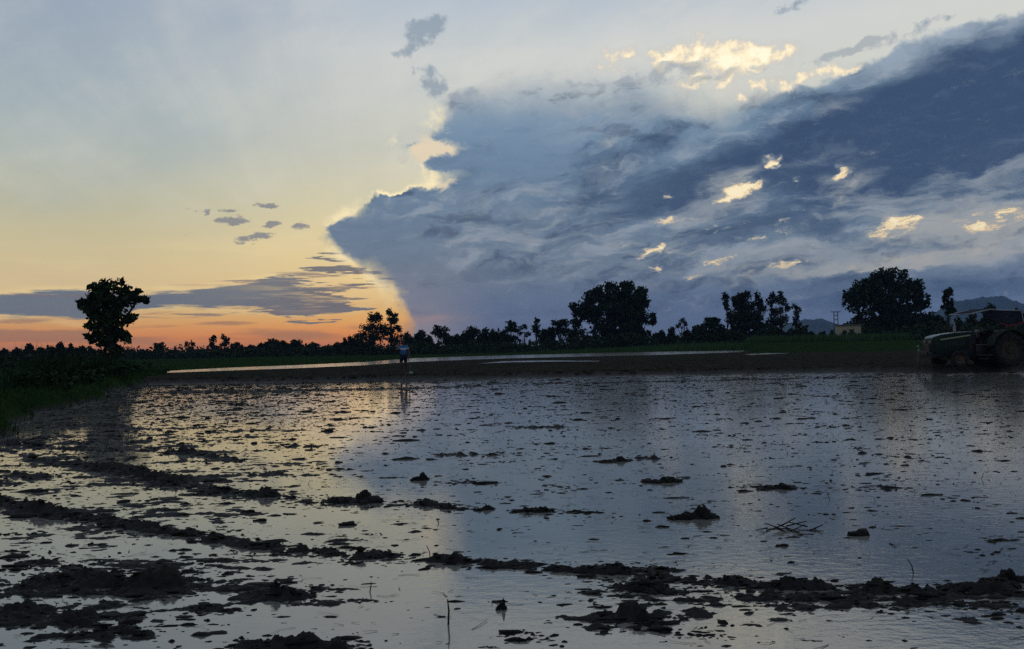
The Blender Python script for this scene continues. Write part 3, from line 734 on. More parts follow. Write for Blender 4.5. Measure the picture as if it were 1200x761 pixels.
stick(432, 694, 3, 12, 'short twig in the water between the mud patch and the upright stick', .004)
def twig_heap(px, py, label):
    p = at(px, py); s = p.y/F; bm = bmesh.new(); r0 = np.random.default_rng(5)
    for i in range(16):
        a = Vector((r0.normal(0, 14)*s, r0.normal(0, .06), r0.uniform(-.005, .02))); an = r0.normal(0, .6); L = r0.uniform(12, 26)*s
        b = a + Vector((math.cos(an)*L*(1 if i % 2 else -1), r0.normal(0, .06), abs(r0.normal(0, 7))*s))
        d = b-a; q = d.to_track_quat('Z', 'Y').to_matrix().to_4x4()
        bmesh.ops.create_cone(bm, cap_ends=True, segments=6, radius1=.006, radius2=.0035, depth=d.length, matrix=Matrix.Translation((a+b)/2) @ q)
    me = bpy.data.meshes.new('twig_heap'); bm.to_mesh(me); bm.free(); me.materials.append(M_STICK)
    o = bpy.data.objects.new('twig_heap', me); COL.objects.link(o); o.location = p; tag(o, label, 'twigs')
twig_heap(928, 621, 'tangle of broken roots and twigs lying on the water right of the pointed clod')
# ------------------------------------------------------------------ plants
def tube_np(V, Fc, base, path, radii, sides=7):
    path = np.asarray(path, float); n = len(path)
    ang = np.linspace(0, 2*np.pi, sides, endpoint=False)
    for i in range(n):
        d = path[min(i+1, n-1)] - path[max(i-1, 0)]; d = d/max(np.linalg.norm(d), 1e-6)
        a = np.cross(d, (0, 1, .05)); a /= max(np.linalg.norm(a), 1e-6); b = np.cross(d, a)
        V.append(path[i] + radii[i]*(np.cos(ang)[:, None]*a + np.sin(ang)[:, None]*b))
    j = np.arange(sides); k = (j+1) % sides
    for i in range(n-1):
        Fc.append(np.stack([base+i*sides+j, base+i*sides+k, base+(i+1)*sides+k, base+(i+1)*sides+j], 1))
    return base + n*sides
def leaves_np(C, size, r, aspect=.55, droop=0.0):
    """one small pointed leaf (or leaf spray) per centre: a four-cornered kite"""
    n = len(C)
    u = r.normal(size=(n, 3)); u[:, 2] -= droop; u /= np.linalg.norm(u, axis=1)[:, None]
    w = r.normal(size=(n, 3)); v = np.cross(u, w); v /= np.maximum(np.linalg.norm(v, axis=1), 1e-6)[:, None]
    s = (size*np.exp(r.normal(0, .3, n)))[:, None]
    V = np.stack([C - u*s*.5, C + v*s*aspect*.5 + u*s*.05, C + u*s*.5, C - v*s*aspect*.5 + u*s*.05], 1).reshape(-1, 3)
    return V, np.arange(4*n).reshape(n, 4)
def tree(name, px, Y, lobes, label, leaf=.45, dens=1.0, lmat=None, group=None, cat='tree', trunk_r=None, clump=.30, base_py=None, trunk_to=None, seed=None, droop=0.0, bare=0, depth=.85, sink=.1):
    """lobes: (photo x, photo y, half width, half height) of the crown's masses, set at distance Y with real depth"""
    r = np.random.default_rng(seed if seed is not None else int(px*7 + Y))
    c0 = at_depth(px, 400, Y); gx, gy = c0.x, Y; g0 = gz(gx, gy) - sink
    root = empty(name, (gx, gy, g0)); tag(root, label, cat, group)
    s = Y / F; pts, ends = [], []
    top = -1e9
    for (lx, ly, rx, ry) in lobes:
        c = at_depth(lx, ly, Y); c = np.array([c.x - gx, 0, c.z - g0]); R3 = np.array([rx*s, min(rx*s*depth, 4.5), ry*s])
        m = max(3, int(5 + 9*(rx*ry*s*s)**.5*dens))
        q = r.normal(size=(m, 3)); q /= np.linalg.norm(q, axis=1)[:, None]; q *= (r.random(m)**.45)[:, None]*.86
        cen = c + q*R3; ends.extend(cen[:max(2, m//5)]); top = max(top, c[2] + R3[2]*.5)
        area = rx*ry*s*s
        nl = int(min(2600, 40 + dens*150*area*(.45/leaf)**1.6))
        k = r.integers(0, m, nl); rc = clump*np.array([R3[0], R3[1], R3[2]]).clip(leaf*.6, 2.2)
        rr = r.normal(size=(nl, 3))*.62
        P = cen[k] + rr*np.minimum(rc, rc.min()*1.6)
        e = ((P - c)/R3); ln = np.linalg.norm(e, axis=1); P = np.where((ln > 1.08)[:, None], c + e/np.maximum(ln, 1e-6)[:, None]*R3*1.04, P)
        P[:, 2] = np.maximum(P[:, 2], .12)
        pts.append(P)
    P = np.concatenate(pts)
    V, Fc = leaves_np(P, leaf, r, .6, droop)
    mesh_np('crown', V, Fc, lmat or M_LEAF, parent=root)
    tr = trunk_r or max(.06, top*.022)
    zt = top*.8 if trunk_to is None else trunk_to
    V, Fc, b = [], [], 0
    lx0 = np.mean([p[0] for p in ends])
    path = [(0, 0, -.2), (0, 0, .1*zt), (lx0*.2 + r.normal(0, .05), r.normal(0, .05), .45*zt), (lx0*.5 + r.normal(0, .06), r.normal(0, .06), zt)]
    b = tube_np(V, Fc, b, path, [tr*1.35, tr, tr*.75, tr*.3], 8)
    for e in ends[:14 + bare]:
        a = np.array(path[1])*.4 + np.array(path[2])*.6 if e[2] > .5*zt else np.array(path[1])
        mid = a*.45 + e*.55 + np.array([0, 0, .06*top]); mid[2] = min(mid[2], max(e[2], a[2]))
        b = tube_np(V, Fc, b, [a, mid, e], [tr*.5, tr*.3, tr*.1], 5)
    mesh_np('trunk', np.concatenate(V), Fc, M_BARK, True, parent=root)
    return root

# the tree on the bank, against the sunset
tree('broadleaf_tree', 129, 49, [(128, 338, 22, 12), (112, 350, 17, 13), (148, 348, 18, 13), (130, 358, 32, 18), (98, 357, 8, 7), (166, 351, 8, 6), (130, 378, 26, 17), (108, 383, 9, 7), (154, 375, 10, 9),
      (126, 396, 18, 12), (147, 396, 9, 8), (109, 396, 7, 6), (130, 416, 14, 14)],
     'tall leafy tree on the grassy bank, dark against the sunset, wide at the top', leaf=.36, dens=1.25, lmat=M_LEAF_BIG, trunk_r=.17, clump=.34, seed=3)

# big trees and clumps beyond the fields
tree('round_tree', 716, 160, [(714, 336, 8, 7), (735, 336, 8, 8), (752, 345, 8, 10), (700, 350, 20, 15), (728, 347, 24, 15), (745, 355, 18, 20), (715, 368, 44, 22), (738, 375, 28, 22), (690, 364, 16, 15), (678, 365, 9, 9), (672, 359, 5, 5), (677, 379, 8, 7), (764, 374, 5, 9), (716, 390, 48, 16), (740, 395, 30, 12)],
     'largest dark round tree in the middle of the treeline, its crown reaching the ground', leaf=.62, dens=1.5, trunk_r=.35, seed=8)
tree('round_tree', 1040, 150, [(1042, 328, 26, 14), (1018, 338, 20, 15), (1064, 340, 20, 14), (1038, 350, 48, 22), (1000, 352, 13, 16), (1080, 355, 10, 13), (1040, 368, 46, 16), (1030, 380, 48, 12), (1062, 378, 44, 14), (1010, 386, 26, 8), (1045, 390, 46, 7)],
     'wide domed dark tree beside the small pale shed, in front of the hills', leaf=.6, dens=1.6, trunk_r=.35, seed=9)
gum = dict(leaf=.42, dens=1.0, lmat=M_LEAF_GUM, droop=.5, clump=.36)
tree('gum_tree', 437, 165, [(436, 374, 8, 8), (443, 372, 6, 7), (430, 384, 9, 7), (446, 384, 9, 8), (438, 394, 15, 9), (424, 392, 6, 5)], 'open crowned gum tree in the clump behind the person, sunset side', bare=4, trunk_r=.16, **gum)
tree('gum_tree', 458, 166, [(457, 366, 5, 5), (463, 369, 4, 3), (460, 376, 7, 8), (466, 386, 6, 5), (454, 388, 8, 8), (462, 398, 13, 8)], 'tallest gum tree in the clump directly behind the person', bare=4, trunk_r=.16, **gum)
tree('gum_tree', 425, 163, [(412, 399, 7, 6), (420, 398, 9, 7), (426, 404, 16, 7)], 'low bushy gum at the foot of the clump behind the person', trunk_r=.14, **gum)
tree('gum_tree', 852, 150, [(850, 348, 5, 6), (852, 358, 5, 7), (855, 368, 4, 6), (857, 378, 6, 6)], 'slender leaning gum at the sunset end of the gum row over the cane', trunk_r=.12, **gum)
tree('gum_tree', 872, 152, [(872, 347, 9, 7), (860, 352, 5, 6), (868, 357, 12, 10), (880, 364, 15, 12), (870, 374, 24, 12), (876, 384, 26, 8)], 'densest and broadest gum of the row standing over the cane', leaf=.5, dens=1.5, lmat=M_LEAF_GUM, trunk_r=.2)
tree('gum_tree', 889, 151, [(887, 346, 4, 6), (890, 354, 5, 7), (893, 362, 6, 7), (890, 374, 9, 11)], 'narrow gum rising beside the densest one in the gum row', trunk_r=.13, **gum)
tree('gum_tree', 904, 153, [(905, 347, 3.5, 5), (902, 356, 5, 7), (906, 366, 5, 7), (904, 376, 9, 10)], 'thin gum with a small tip, third of the tall ones in the gum row', trunk_r=.12, **gum)
tree('gum_tree', 916, 152, [(914, 347, 5, 6), (911, 352, 4, 5), (918, 353, 4, 5), (922, 361, 5, 5), (913, 364, 5, 6), (915, 376, 9, 9)], 'forked gum with sky showing between its tufts in the gum row', trunk_r=.12, **gum)
tree('gum_tree', 933, 150, [(932, 359, 4, 5), (935, 366, 5, 6), (933, 374, 4, 5), (934, 381, 5, 5)], 'lone slim gum at the hill end of the gum row', trunk_r=.11, **gum)
tree('slim_tree', 1112, 95, [(1111, 343, 6, 6), (1110, 350, 6, 6), (1114, 356, 5, 6), (1107, 360, 4, 4), (1117, 363, 4, 4), (1112, 366, 4, 4)], 'slim bare stemmed tree with a small tuft on top behind the tractor bonnet', leaf=.34, dens=1.3, trunk_r=.07, trunk_to=5.6, clump=.4)
tree('boxy_tree', 835, 150, [(833, 375, 9, 4), (837, 376, 8, 4), (835, 382, 13, 7)], 'low dark tree with a flat clipped top beside the gum row', leaf=.5, dens=2.0)
tree('sparse_tree', 799, 152, [(799, 377, 6, 6), (796, 383, 5, 5), (803, 382, 5, 5)], 'thin see-through tree between the largest round tree and the gum row', leaf=.3, dens=.5, bare=8, trunk_r=.08)
palm_like = dict(leaf=.42, dens=1.3)
tree('spindly_tree', 514, 160, [(513, 385, 6, 4), (519, 388, 8, 5), (510, 390, 6, 4), (517, 393, 8, 4)], 'tall thin trunked tree with a small flat crown just right of the person', trunk_r=.11, trunk_to=5.2, **palm_like)
tree('layered_tree', 600, 165, [(600, 380, 9, 4), (597, 386, 11, 5), (606, 387, 6, 4), (601, 395, 10, 6)], 'layered tree with a broad flat head, well clear of its neighbours near the row middle', **palm_like)
tree('layered_tree', 614, 166, [(614, 384, 5, 4), (618, 391, 5, 4), (611, 391, 4, 3)], 'small airy tree leaning against the layered tree, sky showing through', leaf=.34, dens=.8)
tree('cone_tree', 629, 164, [(629, 376, 4, 4), (628, 384, 6, 6), (631, 392, 6, 5)], 'pointed upright tree next to the airy one, before the big round tree', **palm_like)
tree('flat_tree', 656, 166, [(654, 378, 13, 5), (660, 380, 10, 5), (656, 388, 13, 6), (668, 391, 9, 5)], 'flat topped spreading tree touching the lobe of the largest round tree', **palm_like)
tree('round_bush_tree', 187, 175, [(187, 405, 8, 4), (187, 409, 6, 4)], 'small umbrella shaped tree standing alone just right of the bank tree', leaf=.4, dens=1.6)
tree('twin_top_tree', 222, 178, [(219, 404, 3, 4), (225, 403, 3, 4), (222, 409, 5, 4)], 'tiny tree with two round tops between the umbrella shaped tree and the paired tall ones', leaf=.36, dens=1.6)
tree('upright_tree', 250, 172, [(250, 398, 5, 5), (247, 405, 5, 5), (252, 408, 6, 4)], 'first of two tall dark trees close together under the sunset, with solid head', leaf=.4, dens=1.5)
tree('upright_tree', 264, 173, [(262, 395, 4, 4), (266, 398, 4, 4), (263, 404, 6, 6), (265, 410, 7, 3)], 'second of two tall dark trees close together under the sunset, with gappy head', leaf=.36, dens=1.0)
# small trees and bushes of the far rows: (photo x, top y, full width)
def row(items, Y, label, group, base=9, name='row_tree', leaf=.42, dens=1.5):
    for i, (x, ty, w) in enumerate(items):
        hb = horizon(x) + 3.0; h = max(5.0, hb - ty); r = np.random.default_rng(int(x))
        Yi = Y + r.uniform(-6, 6)
        lob = [(x + r.uniform(-.12, .12)*w, ty + h*.28, w*.36, h*.28), (x - w*.22, ty + h*.5, w*.3, h*.3), (x + w*.22, ty + h*.48, w*.3, h*.32), (x, ty + h*.75, w*.5, h*.28)]
        tree(name, x, Yi, lob, label, leaf=leaf, dens=dens, group=group)
row([(4, 408, 14), (20, 408, 12), (35, 402, 12), (48, 407, 12), (60, 404, 12), (71, 400, 13), (82, 403, 11), (95, 404, 12), (106, 406, 12)], 150, 'small dark tree of the far row behind the tall grass, left of the bank tree', 'far trees left of the bank tree')
row([(277, 401, 18), (293, 404, 16), (307, 401, 14), (318, 396, 20), (331, 398, 16), (347, 398, 22), (365, 401, 20), (381, 405, 14), (395, 401, 12), (404, 396, 10), (413, 398, 10)], 172, 'small bushy tree in the far row under the orange sunset, left of the gum clump', 'far trees under the sunset')
row([(150, 409, 14), (165, 410, 14), (204, 411, 16), (236, 409, 12)], 180, 'very low dark bush in the far row between the lone small trees', 'low bushes in the far row', name='far_bush')
row([(478, 389, 14), (491, 387, 20), (503, 393, 14), (525, 389, 14), (534, 391, 14), (544, 386, 16), (556, 382, 24), (570, 384, 18), (582, 384, 18), (592, 388, 12), (638, 384, 14), (646, 380, 12), (672, 384, 14)], 168, 'dark bushy tree of the continuous far row between the person and the largest round tree', 'far trees between the person and the round tree')
row([(768, 389, 12), (776, 386, 11), (787, 382, 11), (806, 386, 12), (816, 380, 14), (825, 380, 12), (846, 380, 16)], 152, 'low dark tree of the far row between the largest round tree and the gum row', 'far trees before the gum row')
row([(1088, 364, 18), (1102, 369, 18), (1124, 372, 18), (1140, 366, 16), (1160, 355, 20), (1174, 364, 16), (1190, 358, 16), (1202, 366, 16), (1150, 374, 18)], 130, 'dark bush in the thicket behind the tractor and its canopy', 'bushes behind the tractor', name='thicket_bush', leaf=.4)
row([(950, 388, 12), (963, 387, 12), (976, 386, 10)], 165, 'very low bush on the skyline between the slim gum and the pale shed', 'bushes on the gap skyline', name='far_bush', leaf=.3)

# undergrowth that closes the far rows near the ground (one mass)
def undergrowth():
    r = np.random.default_rng(77); C = []
    for (x0, x1, Y0, Y1, h, n) in ((-40, 480, 158, 180, 3.0, 12000), (470, 900, 150, 178, 3.0, 9000), (690, 760, 150, 160, 3.5, 900), (1070, 1260, 110, 135, 3.2, 3500), (-60, 130, 80, 110, 1.5, 3000), (815, 945, 146, 152, 3.6, 5000), (985, 1100, 140, 150, 3.2, 3000)):
        px = r.uniform(x0, x1, n); Y = r.uniform(Y0, Y1, n); X = (px - 600)/F*Y
        top = h*(.62 + .5*fbm(X*.22, Y*.1, 3, .6, seed=12)); z = base_z(X, Y) + np.clip(top, .4, 9)*r.random(n)**.8
        C.append(np.stack([X, Y, z], 1))
    V, Fc = leaves_np(np.concatenate(C), .55, r, .6)
    tag(mesh_np('undergrowth', V, Fc, M_LEAF), 'dark undergrowth closing the far tree rows near the ground', 'undergrowth', kind='stuff')
undergrowth()

# ------------------------------------------------------------------ cane, tall grass, bank grass
def blades(P, height, width, r, lean=.35, seg=4, wind=(0.1, 0)):
    """arching tapered blades rooted at P"""
    n = len(P); a = r.random(n)*2*np.pi; ln = np.abs(r.normal(0, lean, n))
    d = np.stack([np.cos(a), np.sin(a), np.zeros(n)], 1)*ln[:, None] + np.array([wind[0], wind[1], 0])
    sd = np.stack([-np.sin(a + r.normal(0, .8, n)), np.cos(a), np.zeros(n)], 1)
    V = []
    for i in range(seg):
        t = i/(seg-1); up = t - .35*t*t*np.minimum(1, ln/.5)
        c = P + d*(height*t*t)[:, None] + np.stack([np.zeros(n), np.zeros(n), height*up], 1)
        w = width*(1 - t**1.5)*.5 + .0008
        V.append(c - sd*w[:, None]); V.append(c + sd*w[:, None])
    V = np.stack(V, 1).reshape(-1, 3)
    b = np.arange(n)[:, None]*(2*seg); Fc = []
    for i in range(seg-1):
        Fc.append(np.concatenate([b+2*i, b+2*i+1, b+2*i+3, b+2*i+2], 1))
    return V, np.stack(Fc, 1).reshape(-1, 4)
M_TALL = leaf_mat('tall_grass_blades', (.010, .022, .008), (.028, .05, .016))
def cane_field():
    r = np.random.default_rng(5); n = 15000
    Y = r.uniform(118, 142, n); X = r.uniform(18, 92, n)
    front = 118 + 5*sstep(40 - X, 0, 25) + 1.2*fbm(X*.3, X*.1, 2, seed=4)
    Y = np.where(r.random(n) < .5, front + 5*r.random(n), np.maximum(Y, front))
    h = (1.35 + .25*fbm(X*.4, Y*.4, 3, seed=6))*r.uniform(.75, 1.08, n)*sstep(X, 14, 30)
    V, Fc = blades(np.stack([X, Y, base_z(X, Y) - .05], 1), h, np.full(n, .075), r, .2, 4)
    tag(mesh_np('cane_field', V, Fc, M_CANE), 'band of green sugar cane standing below the gum row and shed', 'cane field', kind='stuff')
cane_field()
def grass_clump(gxx, gyy, h, label, nb=170, spread=.62, w=.035):
    r = np.random.default_rng(int(gyy*13))
    root = empty('grass_clump', (gxx, gyy, gz(gxx, gyy) - .03)); tag(root, label, 'tall grass', 'tall cane grass clumps on the bank')
    P = np.stack([r.normal(0, spread, nb), r.normal(0, spread, nb), np.zeros(nb)], 1)
    V, Fc = blades(P, h*r.uniform(.4, 1.0, nb)**.8, np.full(nb, w)*r.uniform(.7, 1.4, nb), r, .62, 6, (.08, 0))
    mesh_np('foliage', V, Fc, M_TALL, parent=root)
for (Yc, uc, h, lb) in (
    (27.5, 1.9, 1.35, 'cane grass clump nearest the frame edge, low and ragged'),
    (29.5, 2.3, 1.75, 'thick cane grass clump just inside the frame edge'),
    (31.5, 1.7, 1.7, 'cane grass clump leaning over the lip of the bank'),
    (33.0, 2.9, 2.0, 'tallest cane grass clump, its tips reaching the far trees'),
    (35.0, 1.9, 1.65, 'cane grass clump right of the tallest one'),
    (37.0, 2.6, 1.8, 'full cane grass clump halfway between the tallest one and the bank tree'),
    (39.5, 2.2, 1.5, 'cane grass clump before the bank tree'),
    (42.5, 2.4, 1.1, 'short cane grass tuft under the bank tree')):
    xx = float(bank_x(np.array([Yc]))[0]) - uc
    grass_clump(xx, Yc, h, lb, nb=260)
def bank_bush(Yc, uc, h, w, label):
    xx = float(bank_x(np.array([Yc]))[0]) - uc; px = xx/Yc*F + 600; s = F/Yc
    yb = horizon(px) + (EYE - gz(xx, Yc))*s
    tree('bank_bush', px, Yc, [(px, yb - h*s*.55, w*s*.5, h*s*.42), (px - w*s*.35, yb - h*s*.4, w*s*.3, h*s*.4), (px + w*s*.33, yb - h*s*.35, w*s*.33, h*s*.35)], label, leaf=.16, dens=.55, lmat=M_LEAF_BIG, group='low bushes on the bank', trunk_r=.03, cat='bush', clump=.4)
bank_bush(24.0, .9, .7, 1.6, 'low round bush on the near slope of the bank by the frame edge')
bank_bush(27.0, .7, .55, 1.3, 'small bush at the water lip of the bank, below the thick grass')
bank_bush(31.0, .8, .7, 1.7, 'spreading bush at the foot of the leaning cane grass')
bank_bush(36.0, .9, .8, 2.0, 'wide low bush on the lip of the bank toward the bank tree')
bank_bush(44.0, 1.2, .9, 2.4, 'low bush at the foot of the bank tree')
def grass():
    r = np.random.default_rng(15); out = []
    # the bank, its lip over the water and the strip behind it
    n = 16000; y = 9 + 50*r.random(n)**1.2; u = np.abs(r.normal(0, 2.2, n)) - .12; x = bank_x(y) - u
    out.append((x, y, r.uniform(.06, .24, n)*(1 + .9*sstep(u, 1.5, 4))*(.7+.9*np.clip(fbm(x*.8, y*.8, 3, seed=3)+.3, 0, 1))))
    # crest of the far dyke: thin
    n = 3500; x = r.uniform(-20, 30, n); y = edge_y(x) + .7 + np.abs(r.normal(0, .6, n)); k = fbm(x*.5, y*.5, 3, seed=8) > .02
    out.append((x[k], y[k], r.uniform(.03, .12, k.sum())))
    # rough grass between dyke and tree, on the left
    n = 9000; x = r.uniform(-48, -16, n); y = r.uniform(38, 75, n); k = (fbm(x*.25, y*.25, 3, seed=18) > -.05) & ((far_shore(x, y) > .5) | (x < -25)) & (x/y*F + 600 < 205)
    out.append((x[k], y[k], r.uniform(.1, .4, k.sum())))
    # pasture beyond the second flooded field
    n = 20000; px = r.uniform(-100, 1300, n); y = r.uniform(62, 150, n); x = (px-600)/F*y; k = far_shore(x, y) > .6 + 2.5*r.random(n)
    out.append((x[k], y[k], r.uniform(.05, .28, k.sum())))
    X = np.concatenate([o[0] for o in out]); Y = np.concatenate([o[1] for o in out]); H = np.concatenate([o[2] for o in out])
    V, Fc = blades(np.stack([X, Y, base_z(X, Y) - .02], 1), H, .008 + .0009*Y*.6, r, .35, 3)
    tag(mesh_np('grass', V, Fc, M_GRASS), 'short rough grass on the banks and pasture', 'grass', kind='stuff')
grass()

# ------------------------------------------------------------------ hills far off
def hills():
    nx, ny = 500, 60
    px = np.linspace(760, 1420, nx); Ys = np.linspace(2250, 3050, ny)
    prof_x = [760, 790, 812, 840, 870, 900, 925, 942, 962, 985, 1010, 1040, 1075, 1100, 1118, 1135, 1150, 1168, 1185, 1200, 1240, 1300, 1360, 1420]
    prof_y = [409, 401, 393, 387, 391, 388, 380, 374, 373, 382, 385, 381, 375, 365, 354, 350, 348, 348, 352, 355, 350, 359, 369, 385]
    top = np.interp(px, prof_x, prof_y); hz = np.array([horizon(p) for p in px[::20]]); hz = np.interp(px, px[::20], hz)
    A_ = (hz - top)/F*2600
    X = (px[None, :] - 600)/F*Ys[:, None]; Y = np.repeat(Ys[:, None], nx, 1)
    t = (Ys - 2250)/800
    ridge = np.exp(-((t - .45)/.26)**2)[:, None]
    z = np.maximum(A_[None, :], 0)*ridge*(1 + .10*fbm(X/90, Y/70, 5, .55, seed=2)) + 9*fbm(X/60, Y/60, 4, .6, seed=5)*ridge
    z = np.where(ridge < .03, -6, z)
    idx = np.arange(nx*ny).reshape(ny, nx); f = np.stack([idx[:-1, :-1], idx[:-1, 1:], idx[1:, 1:], idx[1:, :-1]], -1).reshape(-1, 4)
    m = mat('wooded_hills', (.035, .05, .025), .95, .05, var=.4, vscale=.01)
    tag(mesh_np('hills', np.stack([X, Y, z], -1).reshape(-1, 3), f, m, True), kind='structure')
hills()
# ------------------------------------------------------------------ built things
class MB:
    def __init__(self): self.bm = bmesh.new()
    def box(self, x0, x1, y0, y1, z0, z1, bevel=0.0, mtx=None):
        r = bmesh.ops.create_cube(self.bm, size=1.0); vs = r['verts']
        for v in vs: v.co = Vector((x0 + (v.co.x+.5)*(x1-x0), y0 + (v.co.y+.5)*(y1-y0), z0 + (v.co.z+.5)*(z1-z0)))
        if bevel: 
            es = list({e for v in vs for e in v.link_edges}); bv = bmesh.ops.bevel(self.bm, geom=es, offset=bevel, segments=2, affect='EDGES', profile=.6); vs = bv['verts']
        if mtx is not None: bmesh.ops.transform(self.bm, matrix=mtx, verts=vs)
        return self
    def rod(self, a, b, r1, r2=None, n=10):
        a, b = Vector(a), Vector(b); d = b-a
        bmesh.ops.create_cone(self.bm, cap_ends=True, segments=n, radius1=r1, radius2=r1 if r2 is None else r2, depth=d.length, matrix=Matrix.Translation((a+b)/2) @ d.to_track_quat('Z', 'Y').to_matrix().to_4x4())
        return self
    def lathe(self, prof, c=(0, 0, 0), n=32):
        """profile (radius, offset along Y) turned round the Y axis"""
        rings = [[self.bm.verts.new((c[0] + r*math.cos(2*math.pi*k/n), c[1] + y, c[2] + r*math.sin(2*math.pi*k/n))) for k in range(n)] for r, y in prof]
        for a, b in zip(rings[:-1], rings[1:]):
            for k in range(n): self.bm.faces.new((a[k], a[(k+1) % n], b[(k+1) % n], b[k]))
        return self
    def prism(self, pts, y0, y1, bevel=0.0):
        a = [self.bm.verts.new((x, y0, z)) for x, z in pts]; b = [self.bm.verts.new((x, y1, z)) for x, z in pts]; n = len(pts)
        fs = [self.bm.faces.new(a), self.bm.faces.new(list(reversed(b)))] + [self.bm.faces.new((a[i], b[i], b[(i+1) % n], a[(i+1) % n])) for i in range(n)]
        if bevel: bmesh.ops.bevel(self.bm, geom=list({e for f in fs for e in f.edges}), offset=bevel, segments=2, affect='EDGES', profile=.6)
        return self
    def build(self, name, m, parent=None, smooth=False, loc=None):
        bmesh.ops.recalc_face_normals(self.bm, faces=self.bm.faces[:])
        me = bpy.data.meshes.new(name); self.bm.to_mesh(me); self.bm.free(); me.materials.append(m)
        if smooth:
            for p in me.polygons: p.use_smooth = True
            me.set_sharp_from_angle(angle=R(40))
        o = bpy.data.objects.new(name, me); COL.objects.link(o)
        if parent: o.parent = parent
        if loc: o.location = loc
        return o
M_GREEN = mat('green_paint', (.004, .016, .006), .6, .3, var=.4, vscale=4)
M_FENDER = mat('muddy_fender', (.022, .03, .016), .8, .2, var=.5, vscale=5)
M_STRIPE = mat('pale_yellow_trim', (.34, .33, .16), .5, .5)
M_PALE = mat('pale_bonnet_top', (.24, .26, .23), .5, .5, var=.15)
M_BLACK = mat('black_parts', (.02, .02, .02), .5, .4, var=.3)
M_TYRE = mat('tyre_rubber', (.022, .02, .018), .85, .2, var=.5, vscale=6)
M_RIM = mat('yellow_rim', (.08, .04, .016), .5, .4, var=.3, vscale=8)
M_DULL = mat('muddy_rim', (.06, .045, .03), .9, .15, var=.4, vscale=8)
M_STEEL = mat('worn_steel', (.25, .24, .22), .5, .5, var=.3)
M_TARP = mat('dark_tarp', (.045, .05, .06), .9, .15, var=.3, vscale=3)
M_HEM = mat('pale_tarp_hem', (.30, .30, .30), .8, .2, var=.2)
M_RED = mat('red_trim', (.22, .035, .035), .75, .2, var=.25)
M_MUD = mat('dried_mud', (.16, .13, .095), .95, .1, var=.3, vscale=10)
M_GLASS = mat('lamp_glass', (.12, .12, .12), .2, .5)

